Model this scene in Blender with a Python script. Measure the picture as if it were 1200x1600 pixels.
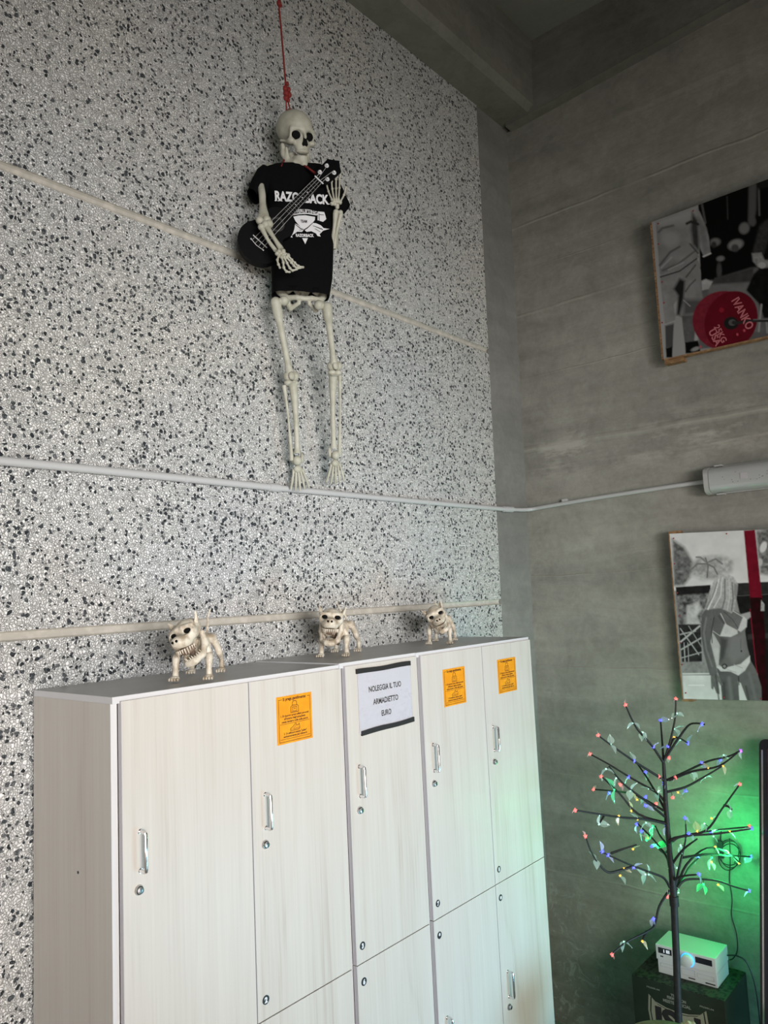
import bpy, bmesh, math, random
import numpy as np
from mathutils import Vector, Matrix
R = math.radians
sc = bpy.context.scene
for o in list(bpy.data.objects): bpy.data.objects.remove(o)
COL = sc.collection

# ------------------------------------------------------------------ camera
F = 1210.0
ex = np.array([1032, 80, F]); ex = ex/np.linalg.norm(ex)
up = np.array([-535, -11460, F]); up = up/np.linalg.norm(up)
up = up-ex*(up@ex); up = up/np.linalg.norm(up)
ey = np.cross(up, ex)
ROT = np.stack([ex, ey, up])
CAM = np.array([0, 0, 2.18])
cam_data = bpy.data.cameras.new('camera'); cam = bpy.data.objects.new('camera', cam_data); COL.objects.link(cam)
cam_data.sensor_fit = 'VERTICAL'; cam_data.sensor_height = 32.0; cam_data.lens = F/1600*32.0
cam_data.clip_start = 0.05
m = Matrix.Identity(4)
for i in range(3):
    m[i][0] = ROT[i][0]; m[i][1] = -ROT[i][1]; m[i][2] = -ROT[i][2]; m[i][3] = CAM[i]
cam.matrix_world = m
sc.camera = cam

# ------------------------------------------------------------------ light
sc.view_settings.view_transform = 'Standard'; sc.view_settings.look = 'None'
sc.view_settings.gamma = 1; sc.view_settings.use_curve_mapping = False
sc.view_settings.exposure = 0.0
world = bpy.data.worlds.new('world'); sc.world = world; world.use_nodes = True
world.node_tree.nodes['Background'].inputs[0].default_value = (0.93, 0.97, 0.93, 1)
world.node_tree.nodes['Background'].inputs[1].default_value = 0.13

def area(name, loc, target, sx, sy, power, color=(1, 1, 1), spread=180):
    d = bpy.data.lights.new(name, 'AREA'); d.shape = 'RECTANGLE'; d.size = sx; d.size_y = sy
    d.energy = power; d.color = color; d.spread = R(spread)
    o = bpy.data.objects.new(name, d); COL.objects.link(o); o.location = loc
    o.rotation_euler = (Vector(target)-Vector(loc)).to_track_quat('-Z', 'Y').to_euler()
    return o
area('doorway_daylight', (-0.2, -2.6, 0.80), (1.2, 2.2, 1.45), 3.6, 1.6, 76, (1.0, 0.87, 0.76))
area('upper_fill', (-0.5, -3.3, 2.3), (2.2, 2.2, 2.15), 3.0, 1.0, 41, (1.0, 0.985, 0.965), 54)  # added fill to brighten the wall and locker tops, no known window
area('cool_fill', (3.1, -0.9, 0.25), (2.9, 1.82, 0.55), 1.0, 0.7, 16, (0.36, 0.78, 1.0), 90)  # added bluish fill that tints the lower right doors, no known source

# ------------------------------------------------------------------ measuring helpers (photo measurements -> metres)
def ray(px, py): return ROT @ np.array([px-600.0, py-800.0, F])
def on_y(px, py, y): r = ray(px, py); return Vector(CAM+r*((y-CAM[1])/r[1]))
def on_x(px, py, x): r = ray(px, py); return Vector(CAM+r*((x-CAM[0])/r[0]))
def on_z(px, py, z): r = ray(px, py); return Vector(CAM+r*((z-CAM[2])/r[2]))
def on_pl(px, py, O, n, w=0.0):
    r = ray(px, py); n = np.array(n, float); O = np.array(O, float)+n*w
    return Vector(CAM+r*(((O-CAM)@n)/(r@n)))
W = 2.27                       # plane of the pebble wall
FL = -0.16                     # floor level
def XW(z): return 3.98+0.0236*(z-1.877)

# ------------------------------------------------------------------ materials
def mat(name, color=(0.8, 0.8, 0.8), rough=0.5, metal=0.0, spec=0.5, emit=None, estr=0.0, trans=0.0, alpha=1.0, coat=0.0):
    m = bpy.data.materials.new(name); m.use_nodes = True
    b = m.node_tree.nodes['Principled BSDF']
    b.inputs['Base Color'].default_value = (*color, 1); b.inputs['Roughness'].default_value = rough
    b.inputs['Metallic'].default_value = metal; b.inputs['Specular IOR Level'].default_value = spec
    b.inputs['Transmission Weight'].default_value = trans; b.inputs['Alpha'].default_value = alpha
    b.inputs['Coat Weight'].default_value = coat
    if emit: b.inputs['Emission Color'].default_value = (*emit, 1); b.inputs['Emission Strength'].default_value = estr
    return m
class NT:
    def __init__(s, m): s.m = m; s.t = m.node_tree; s.b = s.t.nodes['Principled BSDF']
    def n(s, typ, **kw):
        x = s.t.nodes.new(typ)
        for k, v in kw.items():
            if k in x.inputs: x.inputs[k].default_value = v
            else: setattr(x, k, v)
        return x
    def l(s, a, b): s.t.links.new(a, b)
    def coord(s, scale=(1, 1, 1), loc=(0, 0, 0), rot=(0, 0, 0)):
        tc = s.n('ShaderNodeTexCoord'); mp = s.n('ShaderNodeMapping')
        mp.inputs['Scale'].default_value = scale; mp.inputs['Location'].default_value = loc; mp.inputs['Rotation'].default_value = rot
        s.l(tc.outputs['Object'], mp.inputs[0]); return mp.outputs[0]
    def noise(s, v, scale, detail=4, rough=0.5, dist=0.0):
        x = s.n('ShaderNodeTexNoise'); x.inputs['Scale'].default_value = scale; x.inputs['Detail'].default_value = detail
        x.inputs['Roughness'].default_value = rough; x.inputs['Distortion'].default_value = dist; s.l(v, x.inputs['Vector']); return x.outputs[0]
    def ramp(s, f, stops, interp='LINEAR'):
        x = s.n('ShaderNodeValToRGB'); x.color_ramp.interpolation = interp
        e = x.color_ramp.elements
        while len(e) < len(stops): e.new(0.5)
        for i, (p, c) in enumerate(stops):
            e[i].position = p; e[i].color = (*c, 1) if len(c) == 3 else c
        s.l(f, x.inputs[0]); return x.outputs[0]
    def math(s, op, a, b=None, c=None):
        x = s.n('ShaderNodeMath'); x.operation = op
        for i, v in enumerate((a, b, c)):
            if v is None: continue
            if isinstance(v, (int, float)): x.inputs[i].default_value = v
            else: s.l(v, x.inputs[i])
        return x.outputs[0]
    def mix(s, f, a, b, blend='MIX'):
        x = s.n('ShaderNodeMix'); x.data_type = 'RGBA'; x.blend_type = blend
        for i, v in ((0, f), (6, a), (7, b)):
            if isinstance(v, (int, float)): x.inputs[i].default_value = v
            elif isinstance(v, tuple): x.inputs[i].default_value = (*v, 1)
            else: s.l(v, x.inputs[i])
        return x.outputs[2]
    def bump(s, h, strength=0.5, dist=0.01, normal=None):
        x = s.n('ShaderNodeBump'); x.inputs['Strength'].default_value = strength; x.inputs['Distance'].default_value = dist
        s.l(h, x.inputs['Height'])
        if normal: s.l(normal, x.inputs['Normal'])
        return x.outputs[0]
g = lambda v: (v, v, v)

def make_pebble():
    m = mat('pebble_dash', rough=0.65, spec=0.4); n = NT(m)
    v = n.coord()
    # slightly warped coordinates for irregular stones
    wn = n.n('ShaderNodeTexNoise'); wn.inputs['Scale'].default_value = 38; wn.inputs['Detail'].default_value = 2; n.l(v, wn.inputs['Vector'])
    sub = n.n('ShaderNodeVectorMath'); sub.operation = 'SUBTRACT'; n.l(wn.outputs['Color'], sub.inputs[0]); sub.inputs[1].default_value = (0.5, 0.5, 0.5)
    mul = n.n('ShaderNodeVectorMath'); mul.operation = 'SCALE'; n.l(sub.outputs[0], mul.inputs[0]); mul.inputs['Scale'].default_value = 0.022
    add = n.n('ShaderNodeVectorMath'); add.operation = 'ADD'; n.l(v, add.inputs[0]); n.l(mul.outputs[0], add.inputs[1])
    vo = n.n('ShaderNodeTexVoronoi'); vo.inputs['Scale'].default_value = 125; n.l(add.outputs[0], vo.inputs['Vector'])
    ve = n.n('ShaderNodeTexVoronoi'); ve.feature = 'DISTANCE_TO_EDGE'; ve.inputs['Scale'].default_value = 125; n.l(add.outputs[0], ve.inputs['Vector'])
    vd = n.n('ShaderNodeTexVoronoi'); vd.inputs['Scale'].default_value = 74; n.l(add.outputs[0], vd.inputs['Vector'])
    sep = n.n('ShaderNodeSeparateColor'); n.l(vo.outputs['Color'], sep.inputs[0])
    sd = n.n('ShaderNodeSeparateColor'); n.l(vd.outputs['Color'], sd.inputs[0])
    clump = n.ramp(n.noise(v, 3.0, 3), [(0.35, g(0.30)), (0.65, g(0.60))])        # share of dark stones
    dark = n.math('MULTIPLY', n.math('LESS_THAN', sd.outputs[0], clump), n.math('LESS_THAN', vd.outputs['Distance'], n.math('ADD', n.math('MULTIPLY', sd.outputs[1], 0.25), 0.30)))
    light = n.ramp(sep.outputs[1], [(0, (0.50, 0.495, 0.485)), (0.2, (0.74, 0.73, 0.71)), (0.7, (0.86, 0.85, 0.83)), (1, (0.94, 0.93, 0.91))])
    dk = n.ramp(sd.outputs[2], [(0, (0.030, 0.036, 0.042)), (0.55, (0.085, 0.095, 0.105)), (1, (0.24, 0.245, 0.25))])
    crack = n.ramp(ve.outputs[0], [(0.0, g(0.6)), (0.10, g(0))])
    c = n.mix(crack, light, (0.42, 0.415, 0.40))
    c = n.mix(dark, c, dk)
    stain = n.ramp(n.noise(v, 0.9, 4), [(0.3, (0.90, 0.92, 0.96)), (0.7, (1, 0.985, 0.955))])
    c = n.mix(1.0, c, stain, 'MULTIPLY')
    n.l(c, n.b.inputs['Base Color'])
    h = n.ramp(ve.outputs[0], [(0, g(0)), (0.15, g(0.6)), (0.45, g(1))])
    h2 = n.math('ADD', h, n.math('MULTIPLY', sep.outputs[2], 1.6))
    n.l(n.bump(h2, 1.0, 0.0045), n.b.inputs['Normal'])
    return m
def make_concrete(name, base, var=0.25, warm=0.0, boards=False, seed=0.0):
    m = mat(name, rough=0.85, spec=0.25); n = NT(m)
    v = n.coord(loc=(seed, seed, seed)); vs = n.coord(scale=(0.6, 0.6, 4.0), loc=(seed, 0, 0))
    a = n.noise(v, 1.3, 6, 0.6); b = n.noise(vs, 2.0, 6, 0.65, 0.6); c = n.noise(v, 34, 4, 0.7)
    d_ = n.noise(v, 8, 6, 0.7, 1.0)
    f = n.math('ADD', n.math('MULTIPLY', a, 0.40), n.math('ADD', n.math('MULTIPLY', b, 0.28), n.math('ADD', n.math('MULTIPLY', c, 0.14), n.math('MULTIPLY', d_, 0.22))))
    lo = tuple(x*(1-var) for x in base); hi = tuple(x*(1+var) for x in base)
    col = n.ramp(f, [(0.36, lo), (0.52, base), (0.66, hi)])
    h = n.math('ADD', n.math('MULTIPLY', c, 0.35), n.math('MULTIPLY', b, 0.6))
    if boards:
        sep = n.n('ShaderNodeSeparateXYZ'); tc = n.n('ShaderNodeTexCoord'); n.l(tc.outputs['Object'], sep.inputs[0])
        wob = n.math('MULTIPLY', n.math('SUBTRACT', n.noise(v, 3, 4), 0.5), 0.035)
        z = n.math('ADD', sep.outputs[2], wob)
        brk = n.ramp(n.noise(v, 2.3, 3), [(0.42, g(0)), (0.56, g(1))])
        for (zz, wd, am) in ((3.81, .012, 1), (4.37, .011, .8), (2.985, .022, 1.2), (2.24, .006, .7), (1.73, .006, .7), (1.15, .008, .6), (0.62, .008, .5), (2.86, .012, .6), (3.42, .006, .5), (4.08, .005, .4)):
            d = n.math('ABSOLUTE', n.math('SUBTRACT', z, zz))
            k = n.math('MULTIPLY', n.math('SUBTRACT', 1.0, n.math('MINIMUM', n.math('DIVIDE', d, wd), 1.0)), n.math('ADD', n.math('MULTIPLY', brk, 0.8), 0.2))
            col = n.mix(n.math('MULTIPLY', k, 0.42*am), col, (0.47, 0.455, 0.40))
            h = n.math('ADD', h, n.math('MULTIPLY', k, 1.2*am))
        # pale limescale low in the corner and in a band below the conduit
        band = n.ramp(n.math('ABSOLUTE', n.math('SUBTRACT', z, 2.93)), [(0.0, g(1)), (0.22, g(0))])
        pat = n.ramp(n.noise(n.coord(scale=(1, 1, 3)), 2.6, 7, 0.7), [(0.50, g(0)), (0.62, g(1))])
        col = n.mix(n.math('MULTIPLY', n.math('MULTIPLY', band, pat), 0.55), col, (0.56, 0.54, 0.49))
        yy = n.ramp(n.math('SUBTRACT', 2.32, sep.outputs[1]), [(0.0, g(1)), (0.5, g(0))])
        lowz = n.ramp(n.math('ADD', sep.outputs[2], 0.2), [(0.25, g(1)), (0.9, g(0))])
        pat2 = n.ramp(n.noise(v, 11, 8, 0.8, 1.0), [(0.53, g(0)), (0.60, g(1))])
        col = n.mix(n.math('MULTIPLY', n.math('MULTIPLY', yy, lowz), n.math('MULTIPLY', pat2, 0.8)), col, (0.62, 0.62, 0.60))
        scr = n.ramp(n.noise(n.coord(scale=(1, 0.5, 6), rot=(0.3, 0, 0)), 9, 5, 0.8), [(0.28, g(1)), (0.32, g(0))])
        col = n.mix(n.math('MULTIPLY', scr, 0.35), col, (0.10, 0.10, 0.09))
    n.l(col, n.b.inputs['Base Color'])
    n.l(n.bump(h, 0.45, 0.012), n.b.inputs['Normal'])
    return m
def make_wood():
    m = mat('whitewashed_laminate', rough=0.36, spec=0.45); n = NT(m)
    v1 = n.coord(scale=(22, 22, 0.8)); v2 = n.coord(scale=(7, 7, 0.42)); v3 = n.coord(scale=(150, 150, 2.0))
    a = n.noise(v1, 1.0, 5, 0.6, 0.8); w = n.noise(v2, 1.0, 2, 0.5, 0.5)
    w = n.math('PINGPONG', n.math('MULTIPLY', w, 9.0), 1.0)                     # cathedral grain lines
    lines = n.math('MULTIPLY', n.math('POWER', w, 4.0), n.ramp(n.noise(n.coord(scale=(4, 4, 0.5)), 1.0, 2), [(0.42, g(0)), (0.6, g(1))]))
    fz = n.noise(v3, 1.0, 3, 0.7)
    f = n.math('SUBTRACT', n.math('ADD', n.math('MULTIPLY', a, 0.50), n.math('MULTIPLY', fz, 0.50)), n.math('MULTIPLY', lines, 0.13))
    col = n.ramp(f, [(0.25, (0.455, 0.40, 0.35)), (0.42, (0.545, 0.503, 0.460)), (0.62, (0.585, 0.550, 0.510))])
    n.l(col, n.b.inputs['Base Color'])
    n.l(n.ramp(fz, [(0.3, g(0.33)), (0.7, g(0.44))]), n.b.inputs['Roughness'])
    n.l(n.bump(fz, 0.12, 0.002), n.b.inputs['Normal'])
    return m
def make_speckle(name, base, dark, scale=30, lo=0.45, hi=0.62, rough=0.5, spec=0.4, bump=0.0):
    m = mat(name, rough=rough, spec=spec); n = NT(m); v = n.coord()
    f = n.noise(v, scale, 5, 0.6)
    n.l(n.ramp(f, [(lo, dark), (hi, base)]), n.b.inputs['Base Color'])
    if bump: n.l(n.bump(f, bump, 0.004), n.b.inputs['Normal'])
    return m
M = {}
M['pebble'] = make_pebble()
M['groove'] = make_speckle('smooth_joint_render', (0.54, 0.51, 0.455), (0.44, 0.415, 0.37), 25, rough=0.8, spec=0.2, bump=0.1)
M['conc'] = make_concrete('board_marked_concrete', (0.270, 0.265, 0.235), 0.42, boards=True)
M['conc2'] = make_concrete('smooth_pillar_concrete', (0.21, 0.205, 0.19), 0.30, seed=3.1)
M['beam'] = make_concrete('beam_concrete', (0.18, 0.178, 0.155), 0.38, seed=7.7)
M['ceil'] = make_concrete('ceiling_concrete', (0.22, 0.225, 0.205), 0.12, seed=1.4)
M['floor'] = make_concrete('floor_concrete', (0.30, 0.29, 0.27), 0.15, seed=5.0)
M['wood'] = make_wood()
M['edge'] = mat('grey_edge_banding', (0.46, 0.44, 0.46), 0.45)
M['edgel'] = mat('pale_edge_banding', (0.62, 0.61, 0.62), 0.4)
M['topp'] = make_speckle('mottled_grey_top', (0.46, 0.455, 0.445), (0.40, 0.395, 0.385), 9, 0.3, 0.7, rough=0.38, spec=0.6)  # mottled grey, a little darker than the doors
M['gap'] = mat('gap_black', (0.03, 0.03, 0.03), 0.9)
M['chrome'] = mat('chrome', (0.75, 0.75, 0.76), 0.16, 1.0)
M['nickel'] = mat('brushed_nickel', (0.62, 0.62, 0.62), 0.3, 1.0)
M['black'] = mat('black_plastic', (0.010, 0.010, 0.012), 0.45)
M['ink'] = mat('black_ink', (0.018, 0.015, 0.015), 0.6)
M['orange'] = make_speckle('orange_paper', (0.80, 0.33, 0.012), (0.74, 0.28, 0.010), 20, rough=0.4)
M['orangeink'] = mat('dark_brown_ink', (0.09, 0.03, 0.008), 0.5)
M['white'] = mat('white_print', (0.72, 0.72, 0.74), 0.5)
M['paper'] = mat('white_paper', (0.74, 0.72, 0.78), 0.5)
M['bone'] = make_speckle('bone_plastic', (0.49, 0.48, 0.405), (0.39, 0.38, 0.305), 22, 0.35, 0.6, rough=0.5, spec=0.35)
M['bonedog'] = make_speckle('aged_bone_plastic', (0.66, 0.60, 0.50), (0.40, 0.32, 0.23), 38, 0.36, 0.58, rough=0.45, spec=0.4)
M['browndog'] = mat('brown_body_plastic', (0.20, 0.135, 0.095), 0.5)
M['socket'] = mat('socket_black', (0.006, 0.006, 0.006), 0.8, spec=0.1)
M['shirt'] = make_speckle('black_cotton', (0.004, 0.004, 0.005), (0.003, 0.003, 0.0035), 200, rough=0.95, spec=0.1)
M['uke'] = mat('black_lacquer', (0.003, 0.003, 0.0035), 0.6, spec=0.08)
M['string'] = mat('nylon_string', (0.52, 0.52, 0.50), 0.4)
M['rope'] = make_speckle('red_cord', (0.30, 0.028, 0.024), (0.18, 0.018, 0.016), 160, rough=0.7)
M['pipe'] = mat('grey_conduit_plastic', (0.50, 0.50, 0.50), 0.42)
M['lamp'] = make_speckle('lamp_housing_grey', (0.46, 0.46, 0.45), (0.40, 0.40, 0.39), 8, rough=0.35)
M['lampd'] = mat('clear_lamp_cover', (0.42, 0.43, 0.43), 0.14, spec=0.8, coat=0.8)
M['pine'] = make_speckle('pine_batten', (0.36, 0.21, 0.10), (0.22, 0.12, 0.055), 30, rough=0.7)
M['pin'] = mat('red_pin', (0.30, 0.02, 0.02), 0.4)
M['treeb'] = make_speckle('brown_black_branch', (0.018, 0.014, 0.012), (0.008, 0.007, 0.007), 60, rough=0.6)
M['box'] = make_speckle('dark_green_carton', (0.020, 0.032, 0.018), (0.014, 0.023, 0.013), 6, rough=0.6)
M['boxtop'] = make_speckle('printed_carton_top', (0.035, 0.045, 0.028), (0.004, 0.005, 0.004), 55, 0.46, 0.5, rough=0.6)
M['cream'] = mat('cream_label', (0.30, 0.29, 0.21), 0.6)
M['amp'] = mat('silver_white_metal', (0.66, 0.68, 0.68), 0.35, spec=0.5)
M['screen'] = mat('dark_display', (0.010, 0.010, 0.016), 0.15)
M['ring'] = mat('blue_ring_light', (0.05, 0.3, 0.8), 0.3, emit=(0.05, 0.42, 1.0), estr=1.6)
M['digit'] = mat('display_digit', (0.8, 0.85, 0.9), 0.4, emit=(0.8, 0.9, 1.0), estr=0.7)
M['frame'] = mat('black_gloss_frame', (0.012, 0.012, 0.016), 0.25)
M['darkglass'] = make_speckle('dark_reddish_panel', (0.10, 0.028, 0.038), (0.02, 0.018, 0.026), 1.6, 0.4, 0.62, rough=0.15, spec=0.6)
M['tan'] = make_speckle('tan_leather', (0.30, 0.22, 0.14), (0.20, 0.14, 0.09), 18, rough=0.6, bump=0.2)
M['crump'] = make_speckle('crumpled_pale_paper', (0.52, 0.50, 0.30), (0.28, 0.26, 0.14), 40, rough=0.6, bump=0.6)
M['bulb_red'] = mat('bulb_red', (1, 0.2, 0.2), 0.2, emit=(1.0, 0.13, 0.11), estr=1.5)
M['bulb_blue'] = mat('bulb_blue', (0.2, 0.2, 1), 0.2, emit=(0.07, 0.08, 1.0), estr=1.9)
M['bulb_violet'] = mat('bulb_violet', (0.5, 0.2, 1), 0.2, emit=(0.45, 0.08, 1.0), estr=1.8)
M['bulb_amber'] = mat('bulb_amber', (1, 0.6, 0.1), 0.2, emit=(1.0, 0.50, 0.07), estr=1.3)
M['bulb_green'] = mat('bulb_green', (0.1, 1, 0.4), 0.2, emit=(0.02, 1.0, 0.22), estr=2.2)
M['bulb_pale'] = mat('bulb_pale', (0.7, 1, 0.85), 0.2, emit=(0.45, 1.0, 0.75), estr=0.8)
def leafmat(name, col):
    m = bpy.data.materials.new(name); m.use_nodes = True; t = m.node_tree; t.nodes.clear()
    out = t.nodes.new('ShaderNodeOutputMaterial'); tr = t.nodes.new('ShaderNodeBsdfTransparent'); tl = t.nodes.new('ShaderNodeBsdfTranslucent')
    gl = t.nodes.new('ShaderNodeBsdfGlossy'); m1 = t.nodes.new('ShaderNodeMixShader'); m2 = t.nodes.new('ShaderNodeMixShader'); df = t.nodes.new('ShaderNodeBsdfDiffuse'); m3 = t.nodes.new('ShaderNodeMixShader')
    tl.inputs[0].default_value = (*col, 1); df.inputs[0].default_value = (*col, 1); gl.inputs['Roughness'].default_value = 0.15
    m3.inputs[0].default_value = 0.5; t.links.new(tl.outputs[0], m3.inputs[1]); t.links.new(df.outputs[0], m3.inputs[2])
    m1.inputs[0].default_value = 0.2; t.links.new(m3.outputs[0], m1.inputs[1]); t.links.new(gl.outputs[0], m1.inputs[2])
    m2.inputs[0].default_value = 0.85; t.links.new(tr.outputs[0], m2.inputs[1]); t.links.new(m1.outputs[0], m2.inputs[2])
    t.links.new(m2.outputs[0], out.inputs[0]); return m
M['leaf'] = leafmat('clear_leaf_cover', (0.85, 0.92, 0.90))
for k, c in (('red', (0.95, 0.62, 0.60)), ('blue', (0.70, 0.72, 1.0)), ('violet', (0.8, 0.7, 1.0)), ('amber', (0.98, 0.80, 0.52)), ('green', (0.25, 1.0, 0.55)), ('pale', (0.75, 0.95, 0.85))):
    M['leaf_'+k] = leafmat('leaf_cover_'+k, c)
def vcol_mat():
    m = mat('printed_canvas', rough=0.8, spec=0.06); n = NT(m)
    a = n.n('ShaderNodeVertexColor'); a.layer_name = 'print'; n.l(a.outputs[0], n.b.inputs['Base Color']); return m
M['print'] = vcol_mat()
def sleeve_mat():
    m = bpy.data.materials.new('clear_plastic_sleeve'); m.use_nodes = True; t = m.node_tree; t.nodes.clear()
    out = t.nodes.new('ShaderNodeOutputMaterial'); tr = t.nodes.new('ShaderNodeBsdfTransparent'); gl = t.nodes.new('ShaderNodeBsdfGlossy'); mx = t.nodes.new('ShaderNodeMixShader')
    tc = t.nodes.new('ShaderNodeTexCoord'); no = t.nodes.new('ShaderNodeTexNoise'); no.inputs['Scale'].default_value = 14; no.inputs['Detail'].default_value = 3
    bp = t.nodes.new('ShaderNodeBump'); bp.inputs['Strength'].default_value = 0.5; bp.inputs['Distance'].default_value = 0.02
    t.links.new(tc.outputs['Object'], no.inputs['Vector']); t.links.new(no.outputs[0], bp.inputs['Height']); t.links.new(bp.outputs[0], gl.inputs['Normal'])
    gl.inputs['Roughness'].default_value = 0.08; gl.inputs['Color'].default_value = (0.9, 0.9, 0.95, 1)
    mx.inputs[0].default_value = 0.24; t.links.new(tr.outputs[0], mx.inputs[1]); t.links.new(gl.outputs[0], mx.inputs[2]); t.links.new(mx.outputs[0], out.inputs[0]); return m
M['sleeve'] = sleeve_mat()

# ------------------------------------------------------------------ object helpers
ORG = {}
def thing(name, label, cat, loc=(0, 0, 0), group=None):
    o = bpy.data.objects.new(name, None); COL.objects.link(o); o.location = loc; o.empty_display_size = 0.05
    o['label'] = label; o['category'] = cat
    if group: o['group'] = group
    ORG[o.name] = Vector(loc); return o
def tag(o, label, cat, group=None):
    o['label'] = label; o['category'] = cat
    if group: o['group'] = group
    return o
def link_mesh(name, me, mats, parent=None, smooth=False):
    o = bpy.data.objects.new(name, me); COL.objects.link(o)
    for k in (mats if isinstance(mats, (list, tuple)) else [mats]): me.materials.append(M[k] if isinstance(k, str) else k)
    org = Vector((0, 0, 0))
    if parent is not None:
        org = ORG[parent.name]; o.parent = parent
        me.transform(Matrix.Translation(-org))
        ORG[o.name] = org
    if smooth:
        me.polygons.foreach_set('use_smooth', [True]*len(me.polygons))
    return o
def obj(name, bm, mats, parent=None, smooth=False, sharp=35):
    me = bpy.data.meshes.new(name)
    bmesh.ops.recalc_face_normals(bm, faces=bm.faces[:])
    bm.to_mesh(me); bm.free()
    o = link_mesh(name, me, mats, parent, smooth)
    if smooth and sharp:
        try: me.set_sharp_from_angle(angle=R(sharp))
        except Exception: pass
    return o
def struct(name, bm, mats, parent=None, smooth=False):
    o = obj(name, bm, mats, parent, smooth); o['kind'] = 'structure'; return o
def box(bm, lo, hi, mi=0, bev=0.0):
    r = bmesh.ops.create_cube(bm, size=1.0)
    vs = r['verts']; lo = Vector(lo); hi = Vector(hi); c = (lo+hi)/2; d = hi-lo
    for v in vs: v.co = Vector((c.x+v.co.x*d.x, c.y+v.co.y*d.y, c.z+v.co.z*d.z))
    fs = {f for v in vs for f in v.link_faces}
    for f in fs: f.material_index = mi
    if bev:
        es = {e for f in fs for e in f.edges}
        bmesh.ops.bevel(bm, geom=list(es), offset=bev, segments=2, affect='EDGES', profile=0.6)
    return bm
def B(): return bmesh.new()
def tube(bm, pts, rad, seg=10, cap=True, mi=0, flat=None):
    pts = [Vector(p) for p in pts]; n = len(pts)
    if not isinstance(rad, (list, tuple)): rad = [rad]*n
    rings = []; prev = None
    for i, p in enumerate(pts):
        t = (pts[min(i+1, n-1)]-pts[max(i-1, 0)]).normalized()
        if prev is None:
            a = Vector((0, 0, 1)) if abs(t.z) < 0.9 else Vector((1, 0, 0))
            u = t.cross(a).normalized()
        else:
            u = (prev-t*prev.dot(t)).normalized()
        prev = u; v = t.cross(u)
        rings.append([bm.verts.new(p+(u*math.cos(2*math.pi*k/seg)+v*math.sin(2*math.pi*k/seg))*rad[i]) for k in range(seg)])
    for i in range(n-1):
        for k in range(seg):
            f = bm.faces.new((rings[i][k], rings[i][(k+1) % seg], rings[i+1][(k+1) % seg], rings[i+1][k])); f.material_index = mi
    if cap:
        for r in (rings[0], rings[-1]):
            f = bm.faces.new(r); f.material_index = mi
    return bm
def ball(bm, c, r, mi=0, sub=2, rot=None):
    if not isinstance(r, (list, tuple)): r = (r, r, r)
    q = bmesh.ops.create_icosphere(bm, subdivisions=sub, radius=1.0)
    for v in q['verts']:
        w = Vector((v.co.x*r[0], v.co.y*r[1], v.co.z*r[2]))
        if rot is not None: w = rot @ w
        v.co = w+Vector(c)
        for f in v.link_faces: f.material_index = mi
    return bm
def smoothpath(pts, n=6):
    pts = [Vector(p) for p in pts]; out = []
    for i in range(len(pts)-1):
        p0 = pts[max(i-1, 0)]; p1 = pts[i]; p2 = pts[i+1]; p3 = pts[min(i+2, len(pts)-1)]
        for k in range(n):
            t = k/n
            out.append(0.5*((2*p1)+(p2-p0)*t+(2*p0-5*p1+4*p2-p3)*t*t+(3*p1-p0-3*p2+p3)*t*t*t))
    out.append(pts[-1]); return out
def prism(bm, outline, depth, mi=0):
    """outline: list of Vectors (planar), depth: Vector"""
    a = [bm.verts.new(p) for p in outline]; b = [bm.verts.new(Vector(p)+depth) for p in outline]
    n = len(a)
    f1 = bm.faces.new(a); f2 = bm.faces.new(list(reversed(b))); f1.material_index = f2.material_index = mi
    for i in range(n):
        f = bm.faces.new((a[i], b[i], b[(i+1) % n], a[(i+1) % n])); f.material_index = mi
    return bm
def lathe_disc(bm, c, axis, prof, seg=20, mi=0):
    """prof: list of (offset along axis, radius)"""
    axis = Vector(axis).normalized(); a = Vector((0, 0, 1)) if abs(axis.z) < 0.9 else Vector((1, 0, 0))
    u = axis.cross(a).normalized(); v = axis.cross(u); rings = []
    for d, r in prof:
        rings.append([bm.verts.new(Vector(c)+axis*d+(u*math.cos(2*math.pi*k/seg)+v*math.sin(2*math.pi*k/seg))*max(r, 1e-5)) for k in range(seg)])
    for i in range(len(rings)-1):
        for k in range(seg):
            f = bm.faces.new((rings[i][k], rings[i][(k+1) % seg], rings[i+1][(k+1) % seg], rings[i+1][k])); f.material_index = mi
    for r in (rings[0], rings[-1]):
        f = bm.faces.new(r); f.material_index = mi
    return bm
def text_mesh(s, size, width=None, bold=0.0, align='CENTER', depth=0.0):
    """vertices of flat text in the XY plane, centred"""
    cu = bpy.data.curves.new('t', 'FONT'); cu.body = s; cu.size = size; cu.align_x = align; cu.offset = bold; cu.resolution_u = 3; cu.extrude = depth
    o = bpy.data.objects.new('t', cu); COL.objects.link(o)
    bpy.context.view_layer.update()
    me = bpy.data.meshes.new_from_object(o.evaluated_get(bpy.context.evaluated_depsgraph_get()))
    bpy.data.objects.remove(o); bpy.data.curves.remove(cu)
    if width:
        xs = [v.co.x for v in me.vertices]; w = max(xs)-min(xs)
        k = width/w; cx = (max(xs)+min(xs))/2 if align == 'CENTER' else min(xs)
        for v in me.vertices: v.co.x = (v.co.x-cx)*k
    return me
def add_text(bm, s, size, org, U, V, width=None, bold=0.0, mi=0, warp=None, align='CENTER', depth=0.0):
    me = text_mesh(s, size, width, bold, align, depth); U = Vector(U); V = Vector(V); org = Vector(org); N = U.cross(V)
    base = len(bm.verts); vs = []
    for v in me.vertices:
        x, y = v.co.x, v.co.y
        if warp: x, y = warp(x, y)
        vs.append(bm.verts.new(org+U*x+V*y+N*v.co.z))
    for p in me.polygons:
        try:
            f = bm.faces.new([vs[i] for i in p.vertices]); f.material_index = mi
        except ValueError: pass
    bpy.data.meshes.remove(me); return bm
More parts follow.
